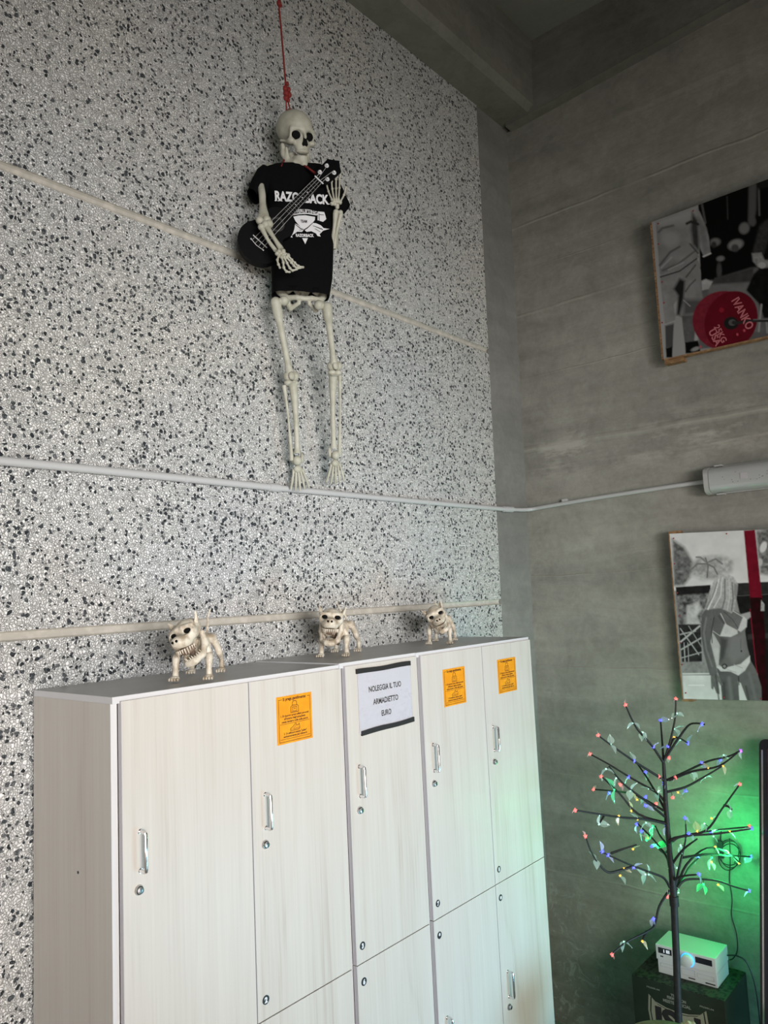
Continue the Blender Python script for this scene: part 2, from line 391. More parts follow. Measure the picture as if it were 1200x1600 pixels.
def obj_flat(name, bm, mats, parent, toward):
    """flat prints: keep faces pointing toward the viewer side"""
    bm.normal_update()
    for f in bm.faces:
        if f.normal.dot(Vector(toward)) < 0: f.normal_flip()
    me = bpy.data.meshes.new(name); bm.to_mesh(me); bm.free()
    return link_mesh(name, me, mats, parent)

HS = 1.10
# --- implicit surfaces (surface nets)
def L(x, y, z): return np.array([x, y, z], float)
def ell(P, c, r):
    c = np.array(c); r = np.array(r); q = [(P[i]-c[i])/r[i] for i in range(3)]
    k0 = np.sqrt(q[0]**2+q[1]**2+q[2]**2); k1 = np.sqrt((q[0]/r[0])**2+(q[1]/r[1])**2+(q[2]/r[2])**2)+1e-9
    return k0*(k0-1)/k1
def cap(P, a, b, ra, rb=None):
    rb = ra if rb is None else rb
    a = np.array(a, float); b = np.array(b, float); ab = b-a
    t = sum((P[i]-a[i])*ab[i] for i in range(3))/(ab@ab); t = np.clip(t, 0, 1)
    d = np.sqrt(sum((P[i]-a[i]-ab[i]*t)**2 for i in range(3)))
    return d-(ra+(rb-ra)*t)
def sm(a, b, k=0.008):
    h = np.clip(0.5+0.5*(b-a)/k, 0, 1); return b*(1-h)+a*h-k*h*(1-h)
def sub(a, b, k=0.004): return -sm(-a, b, k)
def chain(P, pts, rads, k=0.004):
    d = None
    for i in range(len(pts)-1):
        e = cap(P, pts[i], pts[i+1], rads[i], rads[i+1]); d = e if d is None else sm(d, e, k)
    return d
def nets(name, fn, lo, hi, h):
    ax = [np.arange(lo[i], hi[i]+h, h) for i in range(3)]
    P = np.meshgrid(*ax, indexing='ij'); V = fn(P)
    n = V.shape; S = V < 0
    cs = tuple(k-1 for k in n)
    acc = np.zeros(cs+(3,)); cnt = np.zeros(cs)
    G = np.stack(P, -1)
    corners = [(i, j, k) for i in (0, 1) for j in (0, 1) for k in (0, 1)]
    def sl(A, c): return A[c[0]:c[0]+cs[0], c[1]:c[1]+cs[1], c[2]:c[2]+cs[2]]
    for a in corners:
        for d in range(3):
            if a[d]: continue
            b = list(a); b[d] = 1; b = tuple(b)
            va, vb = sl(V, a), sl(V, b); mk = sl(S, a) != sl(S, b)
            t = np.where(mk, va/(va-vb+1e-12), 0)[..., None]
            acc += mk[..., None]*(sl(G, a)*(1-t)+sl(G, b)*t); cnt += mk
    act = cnt > 0; idx = -np.ones(cs, int); idx[act] = np.arange(act.sum())
    verts = acc[act]/cnt[act][:, None]
    quads = []
    for d in range(3):
        e, f = [(1, 2), (2, 0), (0, 1)][d]
        A = np.take(S, range(n[d]-1), d); Bq = np.take(S, range(1, n[d]), d)
        X = np.argwhere(A != Bq)
        X = X[(X[:, e] > 0) & (X[:, f] > 0) & (X[:, e] < n[e]-1) & (X[:, f] < n[f]-1)]
        if not len(X): continue
        s = A[tuple(X.T)]
        def at(de, df):
            Y = X.copy(); Y[:, e] -= de; Y[:, f] -= df; return idx[tuple(Y.T)]
        q = np.stack([at(1, 1), at(0, 1), at(0, 0), at(1, 0)], 1)
        q[~s] = q[~s][:, ::-1]; quads.append(q)
    quads = np.concatenate(quads); quads = quads[(quads >= 0).all(1)]
    me = bpy.data.meshes.new(name); me.from_pydata(verts.tolist(), [], quads.tolist()); me.update()
    return me
def put(name, me, Mx, mats, parent):
    me = me.copy(); me.transform(Mx); return link_mesh(name, me, mats, parent, smooth=True)

# ================================================================== SETTING
# floor
bm = B(); box(bm, (-5, -6, FL-0.1), (XW(FL), W+0.1, FL)); struct('floor', bm, 'floor')
# left wall: pebble-dash panels separated by smooth recessed joints
bm = B()
zs = []
prof = [(FL, W, 0)]
for gz in (0.70, 2.109, 3.519):
    prof += [(gz-0.015, W, 1), (gz-0.0145, W+0.005, 1), (gz-0.010, W+0.012, 1), (gz, W+0.016, 1), (gz+0.010, W+0.012, 1), (gz+0.0145, W+0.005, 1), (gz+0.015, W, 0)]
prof += [(5.02, W, 0)]
def xterr(z): return 3.641+0.0222*(z-2.109)
x0 = -4.0
rows = [(bm.verts.new((x0, y, z)), bm.verts.new((xterr(z), y, z)), bm.verts.new((xterr(z), W+0.12, z)), bm.verts.new((x0, W+0.12, z)), k) for z, y, k in prof]
for a, b in zip(rows[:-1], rows[1:]):
    for i in range(3):
        f = bm.faces.new((a[i], a[i+1], b[i+1], b[i])); f.material_index = a[4] if i == 0 else 0
struct('wall_left', bm, ['pebble', 'groove'])
# concrete pillar strip in the corner
bm = B()
pts = [(xterr(FL)+0.002, FL), (XW(FL)+0.1, FL), (XW(5.05)+0.1, 5.05), (xterr(5.05)+0.002, 5.05)]
prism(bm, [Vector((x, W+0.006, z)) for x, z in pts], Vector((0, 0.12, 0))); struct('trim_1', bm, 'conc2')
# right wall
bm = B()
def rwall(y0, y1, z0, z1a, z1b, dx=0.0, th=0.15):
    q = [(y0, z0), (y1, z0), (y1, z1b), (y0, z1a)]
    a = [bm.verts.new((XW(z)+dx, y, z)) for y, z in q]; b = [bm.verts.new((XW(z)+dx+th, y, z)) for y, z in q]
    bm.faces.new(a); bm.faces.new(b[::-1])
    for i in range(4): bm.faces.new((a[i], a[(i+1) % 4], b[(i+1) % 4], b[i]))
rwall(W+0.1, -6, FL, 5.0, 5.0+0.07*8)
struct('wall_right', bm, 'conc')
bm = B(); rwall(W-0.03, -6, 4.995, 5.6, 5.6, -0.075, 0.3)
for v in bm.verts:
    if v.co.z < 5.2: v.co.z = 4.995+(2.246-v.co.y)*0.062
struct('trim_2', bm, 'beam')
# ceiling beam above the pebble wall, with chamfered lower edge, and the ceiling
bm = B()
sec = [(W+0.15, 5.02), (2.085, 5.02), (2.045, 5.05), (2.03, 5.5), (W+0.15, 5.5)]
prism(bm, [Vector((-4, y, z)) for y, z in sec], Vector((4+XW(5.02)-0.045, 0, 0))); struct('trim_3', bm, 'beam')
bm = B(); box(bm, (-5, -6, 5.46), (4.2, W+0.1, 5.6)); struct('ceiling', bm, 'ceil')

# ================================================================== LOCKERS
TOP = 1.955; FY = 1.82; CY = 1.838; BK = 2.256; MID = 0.99; LOW = 0.02; BASE = FL
def door(parent, x0, x1, z0, z1, upper, number):
    bm = B(); box(bm, (x0, FY, z0), (x1, CY-0.001, z1), 0, 0.0012)
    for f in bm.faces:
        if abs(f.calc_center_median().x-x0) < 0.003 or abs(f.calc_center_median().x-x1) < 0.003: f.material_index = 1
    d = obj('door', bm, ['wood', 'edge'], parent)
    hz = (1.512, 1.608) if upper else (0.545, 0.641)
    hx = x0+0.050; s = 0.0052; o = 0.024
    bm = B(); r = 0.006
    P = [(hx, FY+0.001, hz[1]), (hx, FY-o+0.006, hz[1]), (hx, FY-o+0.001, hz[1]-0.002), (hx, FY-o, hz[1]-0.008), (hx, FY-o, (hz[0]+hz[1])/2), (hx, FY-o, hz[0]+0.008), (hx, FY-o+0.001, hz[0]+0.002), (hx, FY-o+0.006, hz[0]), (hx, FY+0.001, hz[0])]
    tube(bm, P, s, 10)
    for z in hz: lathe_disc(bm, (hx, FY+0.0005, z), (0, -1, 0), [(0, 0.0068), (0.002, 0.0068), (0.003, 0.006)], 14)
    obj('handle', bm, 'chrome', d, True)
    lz = 1.4675 if upper else 0.509; lx = x0+0.0435
    bm = B(); lathe_disc(bm, (lx, FY, lz), (0, -1, 0), [(0, 0.0125), (0.003, 0.0125), (0.006, 0.0108), (0.0065, 0.0085), (0.012, 0.0080), (0.0125, 0.0070)], 24)
    box(bm, (lx-0.0010, FY-0.0132, lz-0.0045), (lx+0.0010, FY-0.0122, lz+0.0045), 1)
    lathe_disc(bm, (lx, FY-0.0062, lz), (0, -1, 0), [(0, 0.0098), (0.0006, 0.0098)], 24, 1)
    obj('lock', bm, ['nickel', 'black'], d, True)
    nz = z0+0.052 if upper else z1-0.056; nx = x0+0.030
    bm = B(); lathe_disc(bm, (nx, FY, nz), (0, -1, 0), [(0, 0.0125), (0.0012, 0.0125)], 24)
    add_text(bm, number, 0.020 if len(number) < 2 else 0.014, (nx, FY-0.0016, nz-(0.0070 if len(number) < 2 else 0.005)), (1, 0, 0), (0, 0, 1), bold=0.0012, mi=1)
    obj('number_badge', bm, ['black', 'white'], d)
    return d
def locker(x0, x1, cols, label, top, back=BK):
    t = thing('locker_unit', label, 'locker', ((x0+x1)/2, (FY+back)/2, BASE), 'white wood-effect locker units along the pebble wall')
    th = 0.018
    bm = B()
    box(bm, (x0, CY, BASE+0.10), (x0+th, back, top-th)); box(bm, (x1-th, CY, BASE+0.10), (x1, back, top-th))
    box(bm, (x0+th, back-0.006, BASE+0.10), (x1-th, back, top-th))
    box(bm, (x0+th, CY+0.004, MID-0.009), (x1-th, back-0.006, MID+0.009))
    box(bm, (x0+th, CY+0.004, BASE+0.10), (x1-th, back-0.006, BASE+0.118))
    for f in bm.faces:
        c = f.calc_center_median()
        if c.y < CY+0.005 and abs(f.normal.y) > 0.5: f.material_index = 1
    obj('carcass', bm, ['wood', 'edgel'], t)
    bm = B(); box(bm, (x0, CY-0.010, top-th), (x1, back, top), 0, 0.001)
    for f in bm.faces:
        c = f.calc_center_median()
        if c.z > top-0.0015: f.material_index = 1
    obj('top_panel', bm, ['edgel', 'topp'], t)
    bm = B(); box(bm, (x0+0.02, CY+0.03, BASE), (x1-0.02, back-0.02, BASE+0.10)); obj('plinth', bm, 'edge', t)
    for (a, b, nu, nl) in cols:
        door(t, a, b, MID+0.0015, top-0.0125, True, nu)
        door(t, a, b, BASE+0.102, MID-0.0015, False, nl)
    return t
locker(1.067, 1.894, [(1.0865, 1.4995, '1', '5'), (1.5025, 1.893, '2', '4')], 'leftmost locker unit, two columns of whitewashed doors, orange notice on its right door', TOP-0.003, 2.25)
hole = B(); lathe_disc(hole, (1.0675, 2.003, 1.494), (-1, 0, 0), [(0, 0.004), (0.0012, 0.004)], 12); UNIT1 = bpy.data.objects['locker_unit']; obj('screw_hole', hole, 'black', UNIT1)
locker(1.896, 2.308, [(1.915, 2.306, '3', '6')], 'middle locker unit, a single column of doors with a taped white sheet', TOP+0.001)
locker(2.310, 3.145, [(2.328, 2.7430, '7', '9'), (2.7460, 3.144, '8', '10')], 'right locker unit nearest the corner pillar, two columns each with an orange notice', TOP)

# ---- orange notices
def line_icon(bm, pts, w, y, mi=1):
    for a, b in zip(pts[:-1], pts[1:]):
        a = Vector((a[0], y, a[1])); b = Vector((b[0], y, b[1])); d = (b-a)
        if d.length < 1e-6: continue
        d.normalize(); n = Vector((-d.z, 0, d.x))*w/2; e = d*w*0.4
        f = bm.faces.new([bm.verts.new(p) for p in (a-e-n, b+e-n, b+e+n, a-e+n)]); f.material_index = mi
def notice(x, z, label):
    w, h = 0.148, 0.143; y = FY-0.0008
    t = thing('orange_notice', label, 'notice', (x, y, z), 'orange notices on the locker doors')
    bm = B(); box(bm, (x-w/2, y-0.0006, z-h/2), (x+w/2, y+0.0007, z+h/2)); obj('paper', bm, 'orange', t)
    bm = B(); yy = y-0.0010; e = 0.008
    X0, X1, Z0, Z1 = x-w/2+e, x+w/2-e, z-h/2+e*0.8, z+h/2-e*1.2
    line_icon(bm, [(x-0.052, Z1), (X0, Z1), (X0, Z0), (X1, Z0), (X1, Z1), (x+0.056, Z1)], 0.0015, yy, 0)
    add_text(bm, 'Si prega gentilmente:', 0.0125, (x, yy, Z1-0.004), (1, 0, 0), (0, 0, 1), 0.098, 0.0004)
    def T(s, dz, wd): add_text(bm, s, 0.0082, (x, yy, z+dz), (1, 0, 0), (0, 0, 1), wd, 0.00025)
    T('1. Di riporre i propri effetti personali', 0.0095, 0.118); T("all'interno degli armadietti,", 0.0005, 0.090); T('senza lasciare nulla sulla panca', -0.0085, 0.110)
    line_icon(bm, [(x-0.062, z-0.0125), (x+0.062, z-0.0125)], 0.0011, yy, 0)
    T('2. Di utilizzare scarpe "pulite"', -0.044, 0.096); T('esclusivamente per allenarsi', -0.0525, 0.098)
    line_icon(bm, [(x-0.062, z-0.0575), (x+0.062, z-0.0575)], 0.0011, yy, 0)
    # padlock-like bag icon
    c = z+0.032
    line_icon(bm, [(x-0.016, c-0.013), (x-0.016, c+0.004), (x-0.010, c+0.008), (x+0.010, c+0.008), (x+0.016, c+0.004), (x+0.016, c-0.013), (x-0.016, c-0.013)], 0.0018, yy, 0)
    line_icon(bm, [(x-0.009, c+0.008), (x-0.009, c+0.016), (x-0.005, c+0.021), (x+0.005, c+0.021), (x+0.009, c+0.016), (x+0.009, c+0.008)], 0.0018, yy, 0)
    line_icon(bm, [(x-0.009, c+0.003), (x-0.009, c-0.010), (x+0.009, c-0.010), (x+0.009, c+0.003), (x-0.009, c+0.003)], 0.0014, yy, 0)
    line_icon(bm, [(x-0.004, c-0.002), (x+0.004, c-0.002)], 0.0016, yy, 0)
    # shoe icon
    c = z-0.027
    line_icon(bm, [(x-0.021, c-0.006), (x-0.019, c-0.001), (x-0.010, c+0.002), (x-0.002, c+0.009), (x+0.003, c+0.012), (x+0.006, c+0.006), (x+0.013, c+0.005), (x+0.017, c+0.009), (x+0.019, c-0.004), (x+0.016, c-0.008), (x-0.018, c-0.009), (x-0.021, c-0.006)], 0.0016, yy, 0)
    line_icon(bm, [(x-0.020, c-0.004), (x-0.004, c-0.005), (x+0.018, c-0.003)], 0.0012, yy, 0)
    for q in (0, 1, 2): line_icon(bm, [(x-0.007+q*0.004, c+0.000+q*0.003), (x-0.003+q*0.004, c-0.002+q*0.003)], 0.0012, yy, 0)
    obj_flat('lettering', bm, 'orangeink', t, (0, -1, 0)); return t
notice(1.680, 1.810, 'largest-looking orange notice, on the second locker door, left of the white sheet')
notice(2.537, 1.805, 'orange notice on the locker door just right of the white sheet')
notice(2.930, 1.806, 'orange notice on the far right locker door next to the corner')
# ---- white sheet in a plastic sleeve taped above and below
t = thing('paper_sign', 'white sheet reading NOLEGGIA IL TUO ARMADIETTO in plastic sleeve, taped to the third locker door', 'sign', (2.12, FY, 1.82))
y = FY-0.001
bm = B(); box(bm, (1.974, y-0.0008, 1.712), (2.262, y+0.0008, 1.924)); obj('sheet', bm, 'paper', t)
bm = B(); q = (2.118, y-0.0014)
for s, z, wd in (('NOLEGGIA IL TUO', 1.8455, 0.176), ('ARMADIETTO', 1.8005, 0.136), ('EURO', 1.7565, 0.052)):
    add_text(bm, s, 0.0265, (q[0]-0.002, q[1], z), (1, 0, 0), (0, 0, 1), wd, 0.0005)
obj_flat('lettering', bm, 'ink', t, (0, -1, 0))
bm = B(); nx, nz = 24, 18; gr = []
rnd = random.Random(4)
for i in range(nx+1):
    col = []
    for j in range(nz+1):
        u = i/nx; v = j/nz; b_ = 0.0022+0.0030*math.sin(u*9+v*4)*math.sin(v*math.pi)*(1-v)+0.0012*math.sin(u*23+v*11)*(1-v)
        col.append(bm.verts.new((1.970+0.292*u, y-max(b_, 0.0018), 1.712+0.212*v)))
    gr.append(col)
for i in range(nx):
    for j in range(nz): bm.faces.new((gr[i][j], gr[i+1][j], gr[i+1][j+1], gr[i][j+1]))
obj('plastic_sleeve', bm, 'sleeve', t, True)
for (z0, z1, xa, xb, tz) in ((1.913, 1.929, 1.966, 2.260, 0.001), (1.7065, 1.7225, 1.980, 2.266, 0.004)):
    bm = B(); n = 14; a = []
    for i in range(n+1):
        u = i/n; wv = 0.0009*math.sin(u*8+z0*40)
        x = xa+(xb-xa)*u
        a.append((bm.verts.new((x, y-0.0062, z0+wv+tz*u)), bm.verts.new((x, y-0.0062, z1+wv*1.6+tz*u)), bm.verts.new((x, y+0.0002, z1+wv*1.6+tz*u)), bm.verts.new((x, y+0.0002, z0+wv+tz*u))))
    for i in range(n):
        for k in range(4): bm.faces.new((a[i][k], a[i+1][k], a[i+1][(k+1) % 4], a[i][(k+1) % 4]))
    bm.faces.new(a[0]); bm.faces.new(a[-1]); obj('tape_strip', bm, 'ink', t)

# ================================================================== CONDUIT AND LAMP
cy = W-0.018
t = thing('conduit_pipe', 'grey plastic conduit running along the pebble wall and round the corner to the lamp', 'pipe', (1.8, cy, 2.62))
j1 = on_y(430, 762, cy)
bm = B(); tube(bm, smoothpath([(-1.2, cy, 2.612), (0.2, cy, 2.605), (1.1, cy, 2.612), j1], 5), 0.0135, 14); obj('pipe_run', bm, 'pipe', t, True)
bm = B(); tube(bm, smoothpath([j1, (2.6, cy, 2.612), (3.2, cy, 2.614), (3.75, cy, 2.618)], 5), 0.0125, 14); obj('pipe_run', bm, 'pipe', t, True)
bm = B(); tube(bm, [j1-Vector((0.035, 0, 0)), j1+Vector((0.02, 0, 0))], 0.0165, 14); obj('coupler', bm, 'pipe', t, True)
cx = XW(2.64)-0.02
lampY = 1.232
bm = B(); tube(bm, smoothpath([(3.74, cy, 2.618), (3.86, cy, 2.622), (cx-0.035, cy-0.008, 2.626), (cx-0.004, cy-0.035, 2.63), (cx, cy-0.11, 2.635), (cx, 1.8, 2.650), (cx, 1.45, 2.660), (cx, lampY, 2.664)], 6), 0.0112, 12); obj('pipe_run', bm, 'pipe', t, True)
bm = B(); tube(bm, [(3.70, cy, 2.617), (3.79, cy, 2.620)], 0.0165, 14); obj('coupler', bm, 'pipe', t, True)
bm = B(); box(bm, (cx+0.0, 2.01, 2.635), (cx+0.02, 2.04, 2.665)); obj('clip', bm, 'pipe', t)
for x in (0.3, 1.6, 3.0):
    bm = B(); tube(bm, [(x-0.008, cy, 2.612), (x+0.008, cy, 2.612)], 0.0155, 14); box(bm, (x-0.008, cy, 2.600), (x+0.008, W, 2.624)); obj('clip', bm, 'pipe', t)
# lamp fixture
lz = 2.660; lx = XW(lz); y0, y1 = lampY, -0.02
t = thing('ceiling_lamp', 'unlit grey waterproof fluorescent lamp mounted on the concrete wall above the bikini picture', 'lamp', (lx, (y0+y1)/2, lz))
def ysec(bm, sec, ya, yb, mi=0): prism(bm, [Vector((lx-a, ya, lz+b)) for a, b in sec], Vector((0, yb-ya, 0)), mi)
bm = B(); ysec(bm, [(0, -0.058), (0.030, -0.068), (0.036, -0.068), (0.036, 0.068), (0.030, 0.068), (0, 0.058)], y0, y1); obj('housing', bm, 'lamp', t)
bm = B(); ysec(bm, [(0.034, -0.066), (0.060, -0.062), (0.084, -0.048), (0.090, -0.028), (0.091, 0.0), (0.090, 0.028), (0.084, 0.048), (0.060, 0.062), (0.034, 0.066)], y0-0.022, y1+0.022); obj('diffuser', bm, 'lampd', t, True, 50)
bm = B(); ysec(bm, [(0.030, -0.068), (0.062, -0.066), (0.088, -0.052), (0.095, -0.03), (0.095, 0.03), (0.088, 0.052), (0.062, 0.066), (0.030, 0.068)], y0+0.002, y0-0.020); obj('end_cap', bm, 'lamp', t, True, 50)
for yy in (1.17, 0.75, 0.33):
    for s in (-1, 1):
        bm = B(); box(bm, (lx-0.062, yy-0.018, lz+s*0.070-0.004), (lx-0.022, yy+0.018, lz+s*0.070+0.004), 0, 0.002); obj('clip', bm, 'lamp', t)
bm = B(); box(bm, (lx-0.0935, 1.030, lz-0.014), (lx-0.090, 1.062, lz+0.016)); obj('rating_sticker', bm, 'edge', t)
bm = B()
for k in range(26):
    yy = 1.16-rnd.random()*0.36; zz = lz+rnd.uniform(-0.028, 0.028)
    ball(bm, (lx-0.0915, yy, zz), 0.0016, sub=1)
obj('specks', bm, 'ink', t)['kind'] = 'stuff'
bm = B(); lathe_disc(bm, (cx, lampY+0.0, 2.664), (0, 1, 0), [(-0.002, 0.020), (0.020, 0.020), (0.024, 0.015)], 14); obj('gland', bm, 'lamp', t, True)

# ================================================================== PICTURES ON THE RIGHT WALL
GAIN = 1.25
def painter(px0, px1, py0, py1, step, Xf, layers, back=(0.3,)*3):
    """paint a print as a vertex-colour grid. layers in photo pixel coordinates"""
    nx = int((px1-px0)/step)+1; ny = int((py1-py0)/step)+1
    U, V = np.meshgrid(np.linspace(px0, px1, nx), np.linspace(py0, py1, ny), indexing='ij')
    img = np.zeros(U.shape+(3,)); img[:] = back
    rng = np.random.RandomState(3)
    def noise(sc, seed):
        r = np.random.RandomState(seed); out = np.zeros_like(U)
        for o in range(3):
            s = sc/2**o; gx = int((px1-px0)/s)+3; gy = int((py1-py0)/s)+3; q = r.rand(gx, gy)
            a = (U-px0)/s; b = (V-py0)/s; i = a.astype(int); j = b.astype(int); fx = a-i; fy = b-j
            fx = fx*fx*(3-2*fx); fy = fy*fy*(3-2*fy)
            out += (q[i, j]*(1-fx)*(1-fy)+q[i+1, j]*fx*(1-fy)+q[i, j+1]*(1-fx)*fy+q[i+1, j+1]*fx*fy)/2**o
        return out/1.75
    for L_ in layers:
        kind = L_[0]
        if kind == 'P':      # polygon: pts, tone/col, softness, noise amp, noise scale, gradient (dx,dy per 100px)
            _, pts, colr, soft, na, ns, gr = (list(L_)+[0.8, 0.0, 6, (0, 0)][len(L_)-3:])[:7]
            pts = np.array(pts, float); n = len(pts)
            inside = np.zeros(U.shape, bool); dist = np.full(U.shape, 1e9)
            for i in range(n):
                a = pts[i]; b = pts[(i+1) % n]
                cond = ((a[1] > V) != (b[1] > V)) & (U < (b[0]-a[0])*(V-a[1])/((b[1]-a[1]) if b[1] != a[1] else 1e-9)+a[0])
                inside ^= cond
                ab = b-a; tt = np.clip(((U-a[0])*ab[0]+(V-a[1])*ab[1])/(ab@ab+1e-9), 0, 1)
                dist = np.minimum(dist, np.hypot(U-a[0]-tt*ab[0], V-a[1]-tt*ab[1]))
            sd = np.where(inside, dist, -dist); al = np.clip(sd/max(soft, 0.01)/2+0.5, 0, 1)
            c0 = pts.mean(0)
        elif kind == 'S':    # stroke: pts, col, width, soft
            _, pts, colr, wd, soft = (list(L_)+[0.8])[:5]; na = 0; ns = 6; gr = (0, 0)
            pts = np.array(pts, float); dist = np.full(U.shape, 1e9)
            for a, b in zip(pts[:-1], pts[1:]):
                ab = b-a; tt = np.clip(((U-a[0])*ab[0]+(V-a[1])*ab[1])/(ab@ab+1e-9), 0, 1)
                dist = np.minimum(dist, np.hypot(U-a[0]-tt*ab[0], V-a[1]-tt*ab[1]))
            al = np.clip((wd/2-dist)/max(soft, 0.01)+0.5, 0, 1); c0 = pts.mean(0)
        elif kind == 'E':    # ellipse: cx,cy,rx,ry,rot, col, soft
            _, cx_, cy_, rx, ry, ro, colr, soft = L_; na = 0; ns = 6; gr = (0, 0); c0 = (cx_, cy_)
            a = math.radians(ro); du = U-cx_; dv = V-cy_
            q = np.sqrt(((du*math.cos(a)+dv*math.sin(a))/rx)**2+((-du*math.sin(a)+dv*math.cos(a))/ry)**2)
            al = np.clip((1-q)*min(rx, ry)/soft+0.5, 0, 1)
        if isinstance(colr, (int, float)): colr = (colr,)*3
        tone = np.ones(U.shape)
        if gr != (0, 0): tone = np.clip(1+gr[0]*(U-c0[0])/100+gr[1]*(V-c0[1])/100, 0.1, 3)
        if na: tone = tone*(1+na*(noise(ns, int(abs(c0[0]*7+c0[1]))+1)-0.5)*2)
        img = img*(1-al[..., None])+np.clip(GAIN*np.power(np.array(colr)*tone[..., None], 1.28), 0.003, 0.92)*al[..., None]
    verts = []; r = ROT @ np.stack([U.ravel()-600, V.ravel()-800, np.full(U.size, F)])
    t = (Xf-CAM[0])/r[0]; Pw = CAM[:, None]+r*t
    me = bpy.data.meshes.new('print'); idx = np.arange(U.size).reshape(U.shape)
    quads = np.stack([idx[:-1, :-1], idx[1:, :-1], idx[1:, 1:], idx[:-1, 1:]], -1).reshape(-1, 4)
    me.from_pydata(Pw.T.tolist(), [], quads.tolist()); me.update()
    ca = me.color_attributes.new('print', 'FLOAT_COLOR', 'POINT')
    flat = np.concatenate([img.reshape(-1, 3), np.ones((U.size, 1))], 1).astype(np.float32).ravel(); ca.data.foreach_set('color', flat)
    return me
def clip_mesh(me, polys, name):
    """keep only the part of the print inside its straight borders (list of (point, inward normal) in y,z)"""
    bm = B(); bm.from_mesh(me)
    for (y, z, ny, nz) in polys:
        bmesh.ops.bisect_plane(bm, geom=bm.verts[:]+bm.edges[:]+bm.faces[:], plane_co=(0, y, z), plane_no=(0, ny, nz), clear_inner=True)
    bm.to_mesh(me); bm.free(); return me

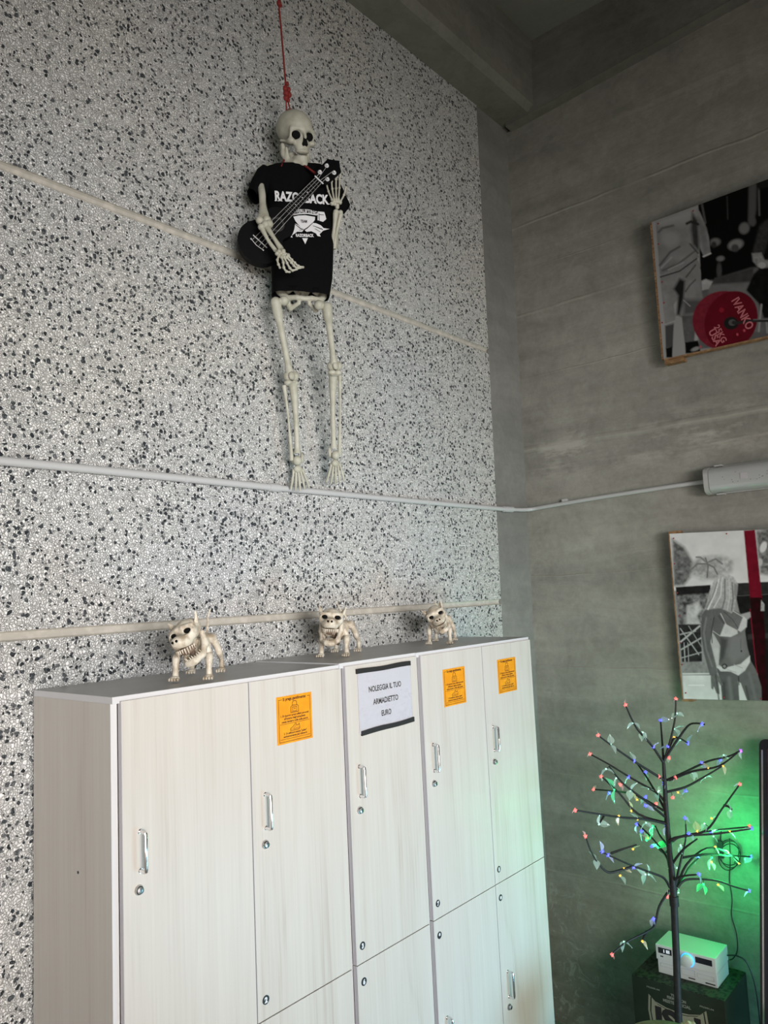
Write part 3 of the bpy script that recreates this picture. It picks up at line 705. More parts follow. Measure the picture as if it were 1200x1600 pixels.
# ---- lower picture: woman in a bikini
Xb = 3.925
A = on_x(1046, 834, Xb); Bt = on_x(1200, 827, Xb); D = on_x(1067.5, 1092, Xb); E_ = on_x(1200, 1095, Xb)
t2 = thing('poster_panel', 'lower black and white picture of a woman in a bikini beside a dark red post', 'picture', (Xb, A.y, D.z), 'pictures on the concrete wall')
def q2(x, y): return (1000+x/3.81, 700+y/3.81)
def Q(*xy): return [q2(xy[i], xy[i+1]) for i in range(0, len(xy), 2)]
lay = [
 ('P', Q(170, 480, 800, 460, 800, 850, 200, 850), 0.62, 1, 0.08, 14),
 # hazy palms
 ('P', Q(190, 540, 265, 590, 300, 650, 330, 700, 300, 770, 260, 820, 200, 820), 0.20, 3, 0.7, 5),
 ('P', Q(350, 650, 480, 640, 560, 665, 545, 740, 460, 780, 390, 790, 300, 760, 310, 690), 0.42, 4, 0.45, 6),
 ('S', Q(400, 770, 405, 700, 390, 655), 0.20, 2.2, 1), ('S', Q(400, 690, 340, 690, 310, 720), 0.22, 2.5, 1.2), ('S', Q(405, 680, 450, 660, 490, 690), 0.24, 2.5, 1.2), ('S', Q(400, 690, 440, 710, 460, 750), 0.22, 2.5, 1.2), ('S', Q(395, 680, 360, 650, 335, 650), 0.26, 2.5, 1.2),
 ('P', Q(690, 490, 800, 470, 800, 760, 715, 750, 700, 640), 0.22, 3, 0.8, 4),
 ('E', *q2(735, 590), 5, 9, 20, 0.62, 2), ('E', *q2(715, 680), 4, 6, 0, 0.5, 2),
 # canopy edge
 ('P', Q(205, 830, 640, 790, 800, 775, 800, 830, 640, 825, 205, 845), 0.66, 0.7),
 ('P', Q(212, 828, 420, 815, 420, 870, 218, 885), 0.035, 0.7, 0.3, 6), ('P', Q(570, 805, 800, 795, 800, 870, 570, 880), 0.05, 0.7, 0.2, 6),
 # background left mid
 ('P', Q(215, 880, 420, 865, 380, 1060, 235, 1060), 0.20, 2, 0.9, 5),
 ('P', Q(280, 940, 350, 915, 370, 960, 340, 1000, 360, 1050, 275, 1050), 0.50, 2, 0.3, 6),
 ('P', Q(570, 880, 800, 870, 800, 1500, 720, 1500, 640, 1200), 0.030, 1, 0.4, 8),
 ('P', Q(640, 1110, 800, 1100, 800, 1130, 640, 1140), 0.07, 1.5),
 ('P', Q(228, 1050, 360, 1050, 370, 1275, 250, 1275), 0.05, 0.8, 0.5, 4),
 ('S', Q(235, 1160, 355, 1060), 0.50, 2.6, 0.8), ('S', Q(240, 1110, 330, 1090), 0.42, 2, 0.8), ('S', Q(245, 1200, 365, 1130), 0.45, 2.2, 0.8), ('S', Q(240, 1075, 350, 1230), 0.40, 1.8, 0.8), ('S', Q(290, 1060, 370, 1190), 0.3, 1.6, 0.8), ('S', Q(245, 1250, 370, 1215), 0.38, 1.8, 0.8), ('S', Q(262, 1160, 268, 1270), 0.45, 1.5, 0.8), ('S', Q(285, 1160, 290, 1270), 0.40, 1.2, 0.8),
 ('P', Q(248, 1275, 400, 1270, 430, 1345, 252, 1345), 0.30, 1, 0.25, 4),
 ('P', Q(252, 1340, 700, 1340, 700, 1520, 262, 1520), 0.62, 0.8, 0.10, 14), ('S', Q(255, 1352, 430, 1350), 0.15, 1.0, 0.8), ('S', Q(290, 1412, 380, 1412), 0.75, 1.6, 1),
 ('P', Q(415, 1100, 480, 1120, 480, 1300, 440, 1340, 410, 1250), 0.50, 1.2, 0.15, 8),
 # dark red post
 ('P', Q(618, 492, 684, 486, 728, 905, 680, 915, 655, 900), (0.20, 0.016, 0.036), 0.6, 0.20, 10),
 ('P', Q(655, 890, 725, 890, 745, 1100, 765, 1510, 722, 1510, 690, 1250), (0.045, 0.006, 0.012), 0.8, 0.5, 8),
 ('S', Q(655, 960, 690, 1290, 700, 1350), (0.30, 0.02, 0.05), 1.2, 1),
 ('P', Q(745, 1200, 800, 1200, 800, 1510, 760, 1510), 0.020, 1),
 # woman: legs and torso
 ('P', Q(455, 1310, 560, 1340, 650, 1250, 690, 1320, 722, 1420, 725, 1510, 490, 1510, 480, 1400), 0.17, 0.8, 0.15, 8, (0.5, -0.2)),
 ('P', Q(585, 1390, 600, 1400, 640, 1510, 592, 1510), 0.62, 0.7), ('S', Q(585, 1350, 590, 1410), 0.06, 1.3, 1),
 ('P', Q(430, 960, 520, 950, 600, 985, 640, 1030, 625, 1090, 640, 1190, 655, 1245, 600, 1330, 540, 1330, 468, 1290, 480, 1180, 435, 1100), 0.20, 0.8, 0.15, 8, (0.6, 0.0)),
 ('P', Q(540, 1110, 610, 1120, 625, 1230, 560, 1280, 520, 1240), 0.25, 4), ('P', Q(480, 1130, 520, 1140, 500, 1250, 475, 1270), 0.11, 2.5), ('E', *q2(604, 1209), 1.2, 1.6, 0, 0.05, 0.8), ('S', Q(600, 1140, 600, 1195), 0.17, 1.2, 1.2),
 ('P', Q(600, 990, 655, 975, 660, 1005, 630, 1030), 0.40, 0.8),
 # arm left
 ('P', Q(385, 965, 430, 960, 440, 1030, 420, 1160, 455, 1300, 460, 1350, 415, 1350, 380, 1220, 362, 1100, 368, 1010), 0.17, 0.8, 0.12, 6, (0.8, 0)),
 ('P', Q(420, 1345, 460, 1340, 495, 1410, 480, 1415, 468, 1395, 475, 1465, 455, 1460, 440, 1420, 435, 1440, 424, 1430), 0.20, 0.8, 0.2, 4), ('S', Q(440, 1010, 425, 1100, 430, 1160), 0.06, 1.2, 1),
 # bikini
 ('P', Q(505, 1045, 580, 1085, 582, 1105, 540, 1125, 475, 1120), 0.56, 0.7, 0.1, 5), ('P', Q(582, 1085, 615, 1000, 637, 1020, 635, 1065, 600, 1095), 0.58, 0.7, 0.1, 5),
 ('S', Q(512, 1050, 480, 985), 0.62, 1.0, 0.8), ('S', Q(612, 1005, 545, 965), 0.62, 0.9, 0.8), ('S', Q(500, 975, 550, 1020, 585, 1075), 0.08, 0.8, 0.8), ('S', Q(475, 1118, 435, 1090), 0.5, 1.0, 0.8),
 ('P', Q(455, 1300, 520, 1305, 600, 1285, 655, 1235, 655, 1275, 625, 1325, 585, 1355, 540, 1330, 480, 1330), 0.60, 0.7, 0.10, 5), ('E', *q2(503, 1300), 4.2, 4.2, 0, 0.05, 0.8), ('E', *q2(503, 1300), 2.4, 2.4, 0, 0.3, 0.8),
 # hair and head
 ('P', Q(470, 760, 520, 750, 560, 770, 582, 810, 575, 870, 565, 960, 545, 985, 505, 965, 470, 950, 430, 955, 385, 965, 370, 985, 395, 930, 415, 850, 440, 790), 0.42, 0.9, 0.25, 3, (0.2, -0.4)),
 ('S', Q(470, 780, 450, 860, 405, 960), 0.66, 2.0, 1), ('S', Q(490, 770, 480, 880, 440, 950), 0.62, 1.6, 1), ('S', Q(505, 780, 505, 900, 490, 955), 0.20, 1.8, 1), ('S', Q(530, 775, 535, 880, 520, 960), 0.55, 1.6, 1), ('S', Q(548, 800, 555, 900, 545, 970), 0.18, 1.6, 1), ('S', Q(460, 800, 430, 890, 395, 950), 0.25, 1.5, 1), ('S', Q(566, 800, 572, 870), 0.6, 1.4, 1),
 ('P', Q(722, 905, 740, 930, 740, 970, 718, 970), 0.42, 0.8, 0.4, 2),
 ('S', Q(395, 1010, 380, 1100, 395, 1200, 430, 1300), 0.26, 2.2, 2.5), ('S', Q(450, 1350, 470, 1500), 0.11, 2, 2), ('S', Q(530, 1370, 545, 1500), 0.23, 5, 5), ('S', Q(650, 1340, 690, 1500), 0.22, 4, 4), ('S', Q(500, 1400, 505, 1500), 0.10, 3, 3), ('S', Q(630, 1420, 650, 1505), 0.11, 2.5, 2.5), ('S', Q(470, 1000, 500, 1040), 0.12, 3, 3), ('S', Q(560, 1290, 610, 1310), 0.42, 1.2, 1), ('S', Q(520, 1320, 570, 1335), 0.45, 1.2, 1), ('P', Q(560, 800, 582, 815, 578, 870, 566, 900, 556, 860), 0.30, 1.5),
]
me = painter(1040, 1212, 818, 1104, 1.15, Xb, lay)
def edge_cut(a, b, keep):
    d = Vector((0, b.y-a.y, b.z-a.z)).normalized(); n = Vector((0, -d.z, d.y))
    if n.dot(Vector((0, keep[0]-a.y, keep[1]-a.z))) < 0: n = -n
    return (a.y, a.z, n.y, n.z)
ce = ((A.y+E_.y)/2, (A.z+E_.z)/2)
clip_mesh(me, [edge_cut(A, Bt, ce), edge_cut(A, D, ce), edge_cut(D, E_, ce)], 'print')
pr = link_mesh('print', me, 'print', t2)
def frame_bars(t, A, Bt, D, E_, Xf, w, dep, foot):
    """wooden stretcher behind the print and the strips seen along its left and lower edges"""
    def bar(p, q, off, wd, x0, x1, nm):
        d = (q-p); d.x = 0; d.normalize(); n = Vector((0, -d.z, d.y))
        if n.dot(off) < 0: n = -n
        a = [Vector((x0, p.y, p.z)), Vector((x0, q.y, q.z)), Vector((x0, q.y, q.z))+n*wd, Vector((x0, p.y, p.z))+n*wd]
        bm = B(); prism(bm, a, Vector((x1-x0, 0, 0))); return obj(nm, bm, 'pine', t)
    inw = (Bt-A)*0+Vector((0, -1, 0)); 
    bar(A, D, Vector((0, 1, 0)), w, Xf-0.002, Xf+dep, 'frame_batten')
    bar(A, Bt+(Bt-A)*0.1, Vector((0, 0, -1)), 0.03, Xf+0.003, Xf+dep, 'frame_batten')
    bar(D, E_+(E_-D)*0.1, Vector((0, 0, 1)) if foot < 0 else Vector((0, 0, -1)), 0.008 if foot > 0 else 0.03, Xf+0.001 if foot > 0 else Xf+0.003, Xf+dep, 'frame_batten')
    bar(A, D, Vector((0, -1, 0)), 0.03, Xf+0.003, Xf+dep, 'frame_batten')
frame_bars(t2, A, Bt, D, E_, Xb, 0.005, 0.035, -1)
bm = B(); box(bm, (Xb, D.y-0.045, D.z-0.012), (Xb+0.05, D.y+0.004, D.z-0.0005)); obj('mounting_block', bm, 'pine', t2)
bm = B(); box(bm, (Xb+0.004, A.y-0.05, A.z+0.0005), (Xb+0.05, A.y+0.006, A.z+0.012)); obj('mounting_block', bm, 'pine', t2)
for (x, yv) in ((200, 538), (515, 510), (272, 1458), (500, 1485), (720, 1492), (205, 690), (222, 862), (232, 1000), (240, 1160), (250, 1290)):
    p = on_x(*q2(x, yv), Xb-0.001); bm = B(); ball(bm, p, (0.003, 0.0042, 0.0042), sub=1); obj('pin', bm, 'pin', t2)

GAIN = 1.1
# ---- upper picture: lifter and red plate
Xa = 3.945
A = on_x(1018.5, 347, Xa); Bt = on_x(1200, 280, Xa); D = on_x(1037, 561, Xa); E_ = on_x(1200, 524.5, Xa)
t1 = thing('poster_panel', 'upper black and white picture of lifters with a large red weight plate', 'picture', (Xa, A.y, D.z), 'pictures on the concrete wall')
def q1(x, y): return (1000+x/4.85, 270+y/4.85)
def Q(*xy): return [q1(xy[i], xy[i+1]) for i in range(0, len(xy), 2)]
red = (0.165, 0.014, 0.030)
lay = [
 ('P', Q(440, 240, 1100, -60, 1100, 760, 460, 850), 0.010, 1),
 ('S', Q(470, 240, 495, 380), 0.12, 3.5, 2), ('S', Q(660, 180, 665, 350), 0.07, 2.0, 2),
 ('P', Q(825, 80, 885, 60, 880, 280, 860, 400, 820, 360), 0.13, 2), ('S', Q(900, 120, 905, 320), 0.14, 3, 2), ('P', Q(880, 80, 1100, 0, 1100, 60, 900, 130), 0.03, 2),
 ('E', *q1(570, 525), 8, 6, -10, 0.20, 4), ('E', *q1(560, 545), 4, 5, 0, 0.06, 3), ('E', *q1(725, 545), 12, 8, -20, 0.26, 4), ('E', *q1(720, 570), 6, 6, 0, 0.10, 3), ('E', *q1(790, 420), 8, 9, 20, 0.20, 4), ('E', *q1(850, 370), 6, 7, 0, 0.13, 4), ('E', *q1(610, 650), 6, 4, -10, 0.22, 3), ('E', *q1(600, 740), 4, 12, 0, 0.10, 3),
 # floor
 ('P', Q(460, 830, 620, 790, 840, 720, 1100, 690, 1100, 1260, 440, 1340), 0.15, 2, 0.15, 12),
 ('P', Q(560, 800, 860, 720, 850, 830, 540, 850), 0.08, 2, 0.2, 8),
 ('P', Q(520, 850, 840, 830, 900, 930, 900, 1200, 500, 1250), 0.20, 2.5, 0.15, 10),
 # seated lifter at right edge
 ('P', Q(900, 370, 1100, 300, 1100, 1100, 940, 1100, 900, 990, 805, 890, 860, 770, 900, 730, 850, 600), 0.016, 1.5, 0.5, 6),
 ('P', Q(905, 400, 970, 350, 1000, 420, 940, 620, 850, 610, 880, 500), 0.06, 2, 0.4, 5),
 ('P', Q(848, 610, 920, 605, 945, 660, 1050, 660, 1100, 700, 960, 720, 895, 715, 855, 670), 0.28, 1.5, 0.3, 4), ('E', *q1(925, 700), 6, 5, 0, 0.42, 2),
 ('S', Q(920, 1000, 900, 1200), 0.32, 3, 2), ('S', Q(960, 1130, 965, 1210), 0.30, 3, 2),
 # standing man: shirt
 ('P', Q(118, 370, 280, 305, 425, 250, 455, 300, 490, 380, 520, 480, 535, 615, 485, 640, 450, 560, 430, 600, 450, 640, 200, 770, 150, 770), 0.27, 1, 0.20, 14, (0.1, -0.15)),
 ('P', Q(120, 370, 425, 255, 430, 330, 300, 370, 150, 400), 0.36, 5), ('P', Q(395, 300, 440, 360, 450, 600, 400, 540, 385, 420), 0.07, 3, 0.3, 6), ('P', Q(440, 330, 500, 420, 525, 600, 490, 610, 450, 480), 0.22, 3, 0.2, 6),
 ('S', Q(150, 700, 230, 600, 300, 560), 0.10, 2.5, 3), ('S', Q(170, 740, 290, 690, 420, 590), 0.12, 2.2, 2.5), ('S', Q(160, 720, 240, 640), 0.36, 2, 2), ('S', Q(215, 735, 330, 680), 0.36, 2, 2), ('S', Q(380, 540, 440, 610), 0.10, 2.5, 2),
 ('S', Q(140, 450, 170, 420, 250, 400), 0.14, 3, 3), ('E', *q1(230, 500), 14, 12, 0, 0.32, 8), ('S', Q(480, 635, 535, 610), 0.50, 2.4, 1), ('S', Q(355, 385, 385, 370, 440, 390), 0.05, 4, 2),
 # trousers
 ('P', Q(150, 775, 430, 650, 460, 700, 462, 880, 490, 1000, 430, 1080, 300, 1100, 285, 960, 255, 1000, 270, 1100, 255, 1155, 190, 1160), 0.26, 1, 0.18, 10, (-0.1, 0.0)),
 ('P', Q(300, 800, 340, 820, 330, 960, 300, 1080, 275, 1080, 290, 930, 255, 880), 0.03, 2.5), ('S', Q(155, 790, 300, 745, 430, 650), 0.03, 1.8, 1.2), ('S', Q(350, 790, 420, 700), 0.08, 2, 2), ('S', Q(345, 900, 380, 850, 420, 810), 0.10, 2, 2), ('P', Q(330, 960, 485, 960, 470, 1060, 330, 1080), 0.12, 4), ('S', Q(190, 1150, 270, 1120), 0.40, 1.4, 1), ('S', Q(330, 965, 380, 1010), 0.34, 1.5, 1.5),
 # boots & gap
 ('P', Q(190, 1160, 258, 1145, 250, 1320, 195, 1330), 0.10, 1.2), ('P', Q(195, 1330, 248, 1315, 245, 1400, 200, 1400), 0.012, 1),
 ('P', Q(315, 1085, 430, 1075, 410, 1280, 335, 1290), 0.14, 1.2, 0.2, 6), ('P', Q(340, 1285, 440, 1270, 460, 1360, 345, 1370), 0.010, 1), ('P', Q(268, 1100, 312, 1095, 338, 1290, 340, 1380, 250, 1400, 255, 1200), 0.34, 1.2), ('E', *q1(420, 1335), 7, 3, -20, 0.30, 2),
 # glove hand
 ('P', Q(470, 645, 540, 630, 575, 720, 560, 810, 480, 800, 455, 720), 0.006, 1), ('P', Q(465, 820, 500, 805, 550, 825, 520, 880, 470, 890), 0.40, 1.2, 0.2, 4),
 # red plate (edge then face)
 ('P', [q1(640+(-242)*math.cos(a)*1.0, 1120+225*math.sin(a)) for a in np.linspace(0, 2*math.pi, 40)], (0.22, 0.035, 0.055), 0.8, 0.2, 5),
 ('P', [q1(690+200*math.cos(a)-30*math.sin(a), 1118+222*math.sin(a)+0*math.cos(a)) for a in np.linspace(0, 2*math.pi, 44)], red, 0.8, 0.15, 12),
 ('E', *q1(690, 1140), 11.5, 10, 0, 0.03, 1), ('E', *q1(700, 1135), 6, 5, 0, 0.13, 1), ('E', *q1(712, 1135), 3.4, 3, 0, 0.05, 1), ('E', *q1(618, 1040), 3.8, 4, 0, (0.30, 0.03, 0.05), 1), ('E', *q1(790, 1195), 1.8, 2.2, 0, (0.5, 0.12, 0.15), 1), ('E', *q1(738, 1225), 1.6, 2, 0, (0.5, 0.12, 0.15), 1), ('E', *q1(460, 1318), 1.6, 2, 0, (0.5, 0.12, 0.15), 1),
 ('S', Q(720, 1140, 860, 1120, 1100, 1120), 0.05, 4.5, 1.2), ('S', Q(860, 1113, 1100, 1108), 0.22, 1.2, 1),
]
me = painter(1010, 1212, 262, 575, 1.15, Xa, lay)
ce = ((A.y+E_.y)/2, (A.z+E_.z)/2)
clip_mesh(me, [edge_cut(A, Bt, ce), edge_cut(A, D, ce), edge_cut(D, E_, ce)], 'print')
link_mesh('print', me, 'print', t1)
bm = B()
def plate_text(s, a, b, hpx, bold):
    """text from photo point a to photo point b"""
    pa = on_x(*a, Xa-0.0015); pb = on_x(*b, Xa-0.0015); d = pb-pa; wd = d.length; U = d.normalized(); V = Vector((-1, 0, 0)).cross(U); 
    h = hpx
    add_text(bm, s, h, (pa+pb)/2, U, V, wd, bold)
plate_text('IVANKO', q1(693, 970), q1(812, 1195), 0.052, 0.0014)
plate_text('25KG', q1(560, 1168), q1(622, 1292), 0.038, 0.0010)
plate_text('USA', q1(518, 1205), q1(576, 1318), 0.044, 0.0014)
M['platetext'] = mat('pink_plate_print', (0.46, 0.13, 0.15), 0.5)
obj_flat('lettering', bm, 'platetext', t1, (-1, 0, 0))
frame_bars(t1, A, Bt, D, E_, Xa, 0.01, 0.035, 1)
bm = B(); box(bm, (Xa+0.0, D.y-0.10, D.z-0.030), (Xa+0.05, D.y-0.002, D.z-0.009), 0, 0.003); obj('mounting_block', bm, 'pine', t1)
for k in range(34):
    u = (k+0.5)/34+rnd.uniform(-0.008, 0.008); p = A.lerp(D, u); bm = B(); box(bm, (Xa-0.003, p.y+0.001, p.z-0.0012), (Xa+0.002, p.y+rnd.choice((0.006, 0.010)), p.z+0.0012)); obj('staple', bm, 'ink', t1)
for (x, yv) in ((138, 385), (403, 288), (140, 540), (168, 828), (182, 985), (168, 1135)):
    p = on_x(*q1(x, yv), Xa-0.001); bm = B(); ball(bm, p, (0.003, 0.0048, 0.0048), sub=1); obj('pin', bm, 'pin', t1)

# ================================================================== SKELETON
psi = R(33)
Lx = Vector((math.cos(psi), -math.sin(psi), 0)); Nn = Vector((-math.sin(psi), -math.cos(psi), 0)); Uz = Vector((0, 0, 1))
O = on_y(470, 360, 2.10)
def SP(px, py, w=0.0): return on_pl(px, py, O, Nn, w)
sk = thing('hanging_skeleton', 'life-size plastic skeleton in a black t-shirt hanging by a red cord on the wall', 'skeleton', (O.x, O.y, 2.6))
# skull
def skull_fn(P):
    x, y, z = P; ax = np.abs(x); Q_ = [ax, y, z]
    d = ell(Q_, (0, -0.018, 0.036), (0.073, 0.093, 0.072))
    d = sm(d, ell(Q_, (0, 0.035, 0.022), (0.058, 0.050, 0.055)), 0.02)
    d = sm(d, cap(Q_, (0.0, 0.078, 0.010), (0.046, 0.062, 0.012), 0.010, 0.010), 0.012)
    d = sm(d, ell(Q_, (0.050, 0.052, -0.036), (0.016, 0.022, 0.014)), 0.012)
    d = sm(d, cap(Q_, (0.058, 0.045, -0.036), (0.068, -0.005, -0.028), 0.006, 0.006), 0.008)
    d = sm(d, cap(Q_, (0.052, 0.062, 0.010), (0.054, 0.055, -0.036), 0.007), 0.008)
    d = sm(d, ell(Q_, (0, 0.060, -0.050), (0.036, 0.028, 0.034)), 0.014)
    d = sm(d, ell(Q_, (0, 0.064, -0.076), (0.031, 0.026, 0.012)), 0.006)
    d = sm(d, cap(Q_, (0, 0.083, 0.0), (0, 0.093, -0.024), 0.008, 0.006), 0.008)
    d = sm(d, ell(Q_, (0.056, -0.020, -0.052), (0.010, 0.013, 0.020)), 0.008)
    d = sub(d, ell(Q_, (0.031, 0.090, -0.012), (0.0225, 0.032, 0.0200)), 0.004)
    d = sub(d, cap(Q_, (0, 0.104, -0.030), (0.005, 0.100, -0.050), 0.009, 0.014), 0.003)
    d = sub(d, ell(Q_, (0.085, 0.032, -0.004), (0.024, 0.034, 0.034)), 0.010)
    d = sub(d, ell(Q_, (0.0, 0.0, -0.075), (0.040, 0.045, 0.035)), 0.01)
    tooth = 0.0011*np.clip(np.abs(np.sin(ax*math.pi/0.0075))*-3+1, 0, 1)*((z < -0.066) & (y > 0.03))
    return d+tooth
def jaw_fn(P):
    x, y, z = P; ax = np.abs(x); Q_ = [ax, y, z]
    d = chain(Q_, [(0.060, -0.004, -0.040), (0.056, 0.000, -0.075), (0.048, 0.012, -0.103), (0.030, 0.055, -0.117), (0.0, 0.078, -0.120)], [0.010, 0.014, 0.014, 0.012, 0.013], 0.010)
    d = sm(d, cap(Q_, (0.054, 0.020, -0.055), (0.050, 0.020, -0.095), 0.006, 0.010), 0.008)
    arch = np.sqrt((ax/0.031)**2+((y-0.045)/0.040)**2)
    ring = np.maximum(np.abs(arch-0.9)*0.03-0.006, np.maximum(np.abs(z+0.101)-0.013, 0.035-y))
    d = sm(d, ring, 0.006)
    d = sm(d, ell(Q_, (0, 0.082, -0.124), (0.016, 0.010, 0.009)), 0.006)
    tooth = 0.0011*np.clip(np.abs(np.sin(ax*math.pi/0.0070))*-3+1, 0, 1)*((z > -0.103) & (y > 0.03))
    return d+tooth
me_sk = nets('skull', skull_fn, (-0.09, -0.125, -0.10), (0.09, 0.115, 0.125), 0.0028)
me_jw = nets('jaw', jaw_fn, (-0.08, -0.03, -0.145), (0.08, 0.105, -0.02), 0.0026)
def look_matrix(c, fwd, roll=0.0, scale=1.0):
    """local +Y -> fwd, +Z up"""
    f = Vector(fwd).normalized(); r = f.cross(Vector((0, 0, 1))).normalized(); u = r.cross(f)
    m = Matrix((r, f, u)).transposed().to_4x4()
    m = m @ Matrix.Rotation(roll, 4, 'Y')
    return Matrix.Translation(c) @ m @ Matrix.Scale(scale, 4)
pitch = R(-18); yaw = Vector((-0.26, -1.0, 0)).normalized()
fw = Vector((yaw.x*math.cos(pitch), yaw.y*math.cos(pitch), math.sin(pitch)))
HC = on_y(461.5, 212, 2.085)
MS = look_matrix(HC, fw, R(8), 0.90)
s1 = put('skull', me_sk, MS, 'bone', sk); put('jaw', me_jw, MS @ Matrix.Translation((0, -0.001, -0.006)), 'bone', sk)
bm = B()
bm.free()
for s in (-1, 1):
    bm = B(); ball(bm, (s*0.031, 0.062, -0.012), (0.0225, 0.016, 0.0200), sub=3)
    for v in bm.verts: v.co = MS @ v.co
    obj('eye_socket_shade', bm, 'socket', s1, True)  # black ball added in each socket as the shade of the hollow
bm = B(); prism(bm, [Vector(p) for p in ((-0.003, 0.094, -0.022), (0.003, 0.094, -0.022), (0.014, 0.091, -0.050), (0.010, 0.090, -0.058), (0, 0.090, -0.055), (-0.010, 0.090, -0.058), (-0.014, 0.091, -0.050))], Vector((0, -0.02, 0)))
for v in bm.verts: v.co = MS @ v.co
obj('nose_shade', bm, 'socket', s1)  # black plug standing in for shade inside the nose
bm = B()
pts = [MS @ Vector((0.012*math.cos(a)+0.0, 0.016*math.cos(a)-0.015, 0.108+0.010*math.sin(a))) for a in np.linspace(0, 2*math.pi, 17)]
tube(bm, pts, 0.0018, 6); obj('hanging_ring', bm, 'black', s1, True)
# neck and spine
def bone(name, pts, rads, ends=(), parent=sk, m='bone', seg=12, n=5):
    bm = B(); P_ = smoothpath(pts, n); k = len(P_); rr = []
    for i in range(k):
        u = i/(k-1)*(len(rads)-1); j = min(int(u), len(rads)-2); f = u-j; f = f*f*(3-2*f); rr.append(rads[j]*(1-f)+rads[j+1]*f)
    tube(bm, P_, rr, seg)
    for c, r in ends: ball(bm, c, r, sub=2)
    return obj(name, bm, m, parent, True, 60)
sp = [SP(457, 243, 0.0), SP(462, 262, -0.01), SP(466, 300, -0.02), SP(469, 360, -0.02), SP(471, 420, -0.02), SP(473, 462, -0.02)]
bm = B(); P_ = smoothpath(sp, 12)
tube(bm, P_, 0.010, 10)
for i in range(0, len(P_)-1, 3): ball(bm, P_[i], (0.021, 0.018, 0.010), sub=2)
obj('spine', bm, 'bone', sk, True, 60)
# collar bones and ribcage (inside the shirt)
bm = B()
for s in (-1, 1):
    tube(bm, smoothpath([SP(467, 270, 0.03), O+Lx*(s*0.08)+Uz*(SP(467, 270).z-O.z)+Nn*0.035, O+Lx*(s*0.155)+Uz*(SP(467, 270).z-O.z+0.01)-Nn*0.01], 5), 0.008, 8)
zt = SP(467, 275).z
for k in range(8):
    z = zt-0.03-k*0.026; a = 0.070+0.028*math.sin(min(k/6, 1)*math.pi/2); bq = 0.036+0.006*math.sin(k/7*math.pi)
    for s in (-1, 1):
        tube(bm, [O+Uz*(z-O.z-0.02*math.sin(th)*1.0)+Lx*(s*a*math.sin(th))+Nn*(-0.03+bq*(1-math.cos(th))) for th in np.linspace(0.1, 2.7, 12)], 0.005, 6)
obj('ribcage', bm, 'bone', sk, True, 60)
# pelvis
def pelvis_fn(P):
    x, y, z = P; ax = np.abs(x); Q_ = [ax, y, z]
    d = ell(Q_, (0.075, -0.005, 0.035), (0.045, 0.016, 0.045)); d = sub(d, ell(Q_, (0.070, 0.022, 0.045), (0.038, 0.016, 0.040)), 0.006)
    d = sm(d, ell(Q_, (0, -0.02, 0.02), (0.035, 0.018, 0.045)), 0.014)
    d = sm(d, chain(Q_, [(0.085, 0.0, 0.0), (0.068, 0.015, -0.03), (0.030, 0.030, -0.030), (0.0, 0.032, -0.034)], [0.018, 0.012, 0.010, 0.010]), 0.010)
    d = sm(d, chain(Q_, [(0.068, 0.005, -0.03), (0.050, 0.000, -0.065), (0.020, 0.024, -0.050)], [0.012, 0.010, 0.008]), 0.008)
    return d
me_p = nets('pelvis', pelvis_fn, (-0.13, -0.05, -0.085), (0.13, 0.055, 0.09), 0.004)
pc = SP(473, 466, -0.02)
put('pelvis', me_p, look_matrix(pc+Vector((0, 0, 0.02)), Nn, 0, 1.0), 'bone', sk)
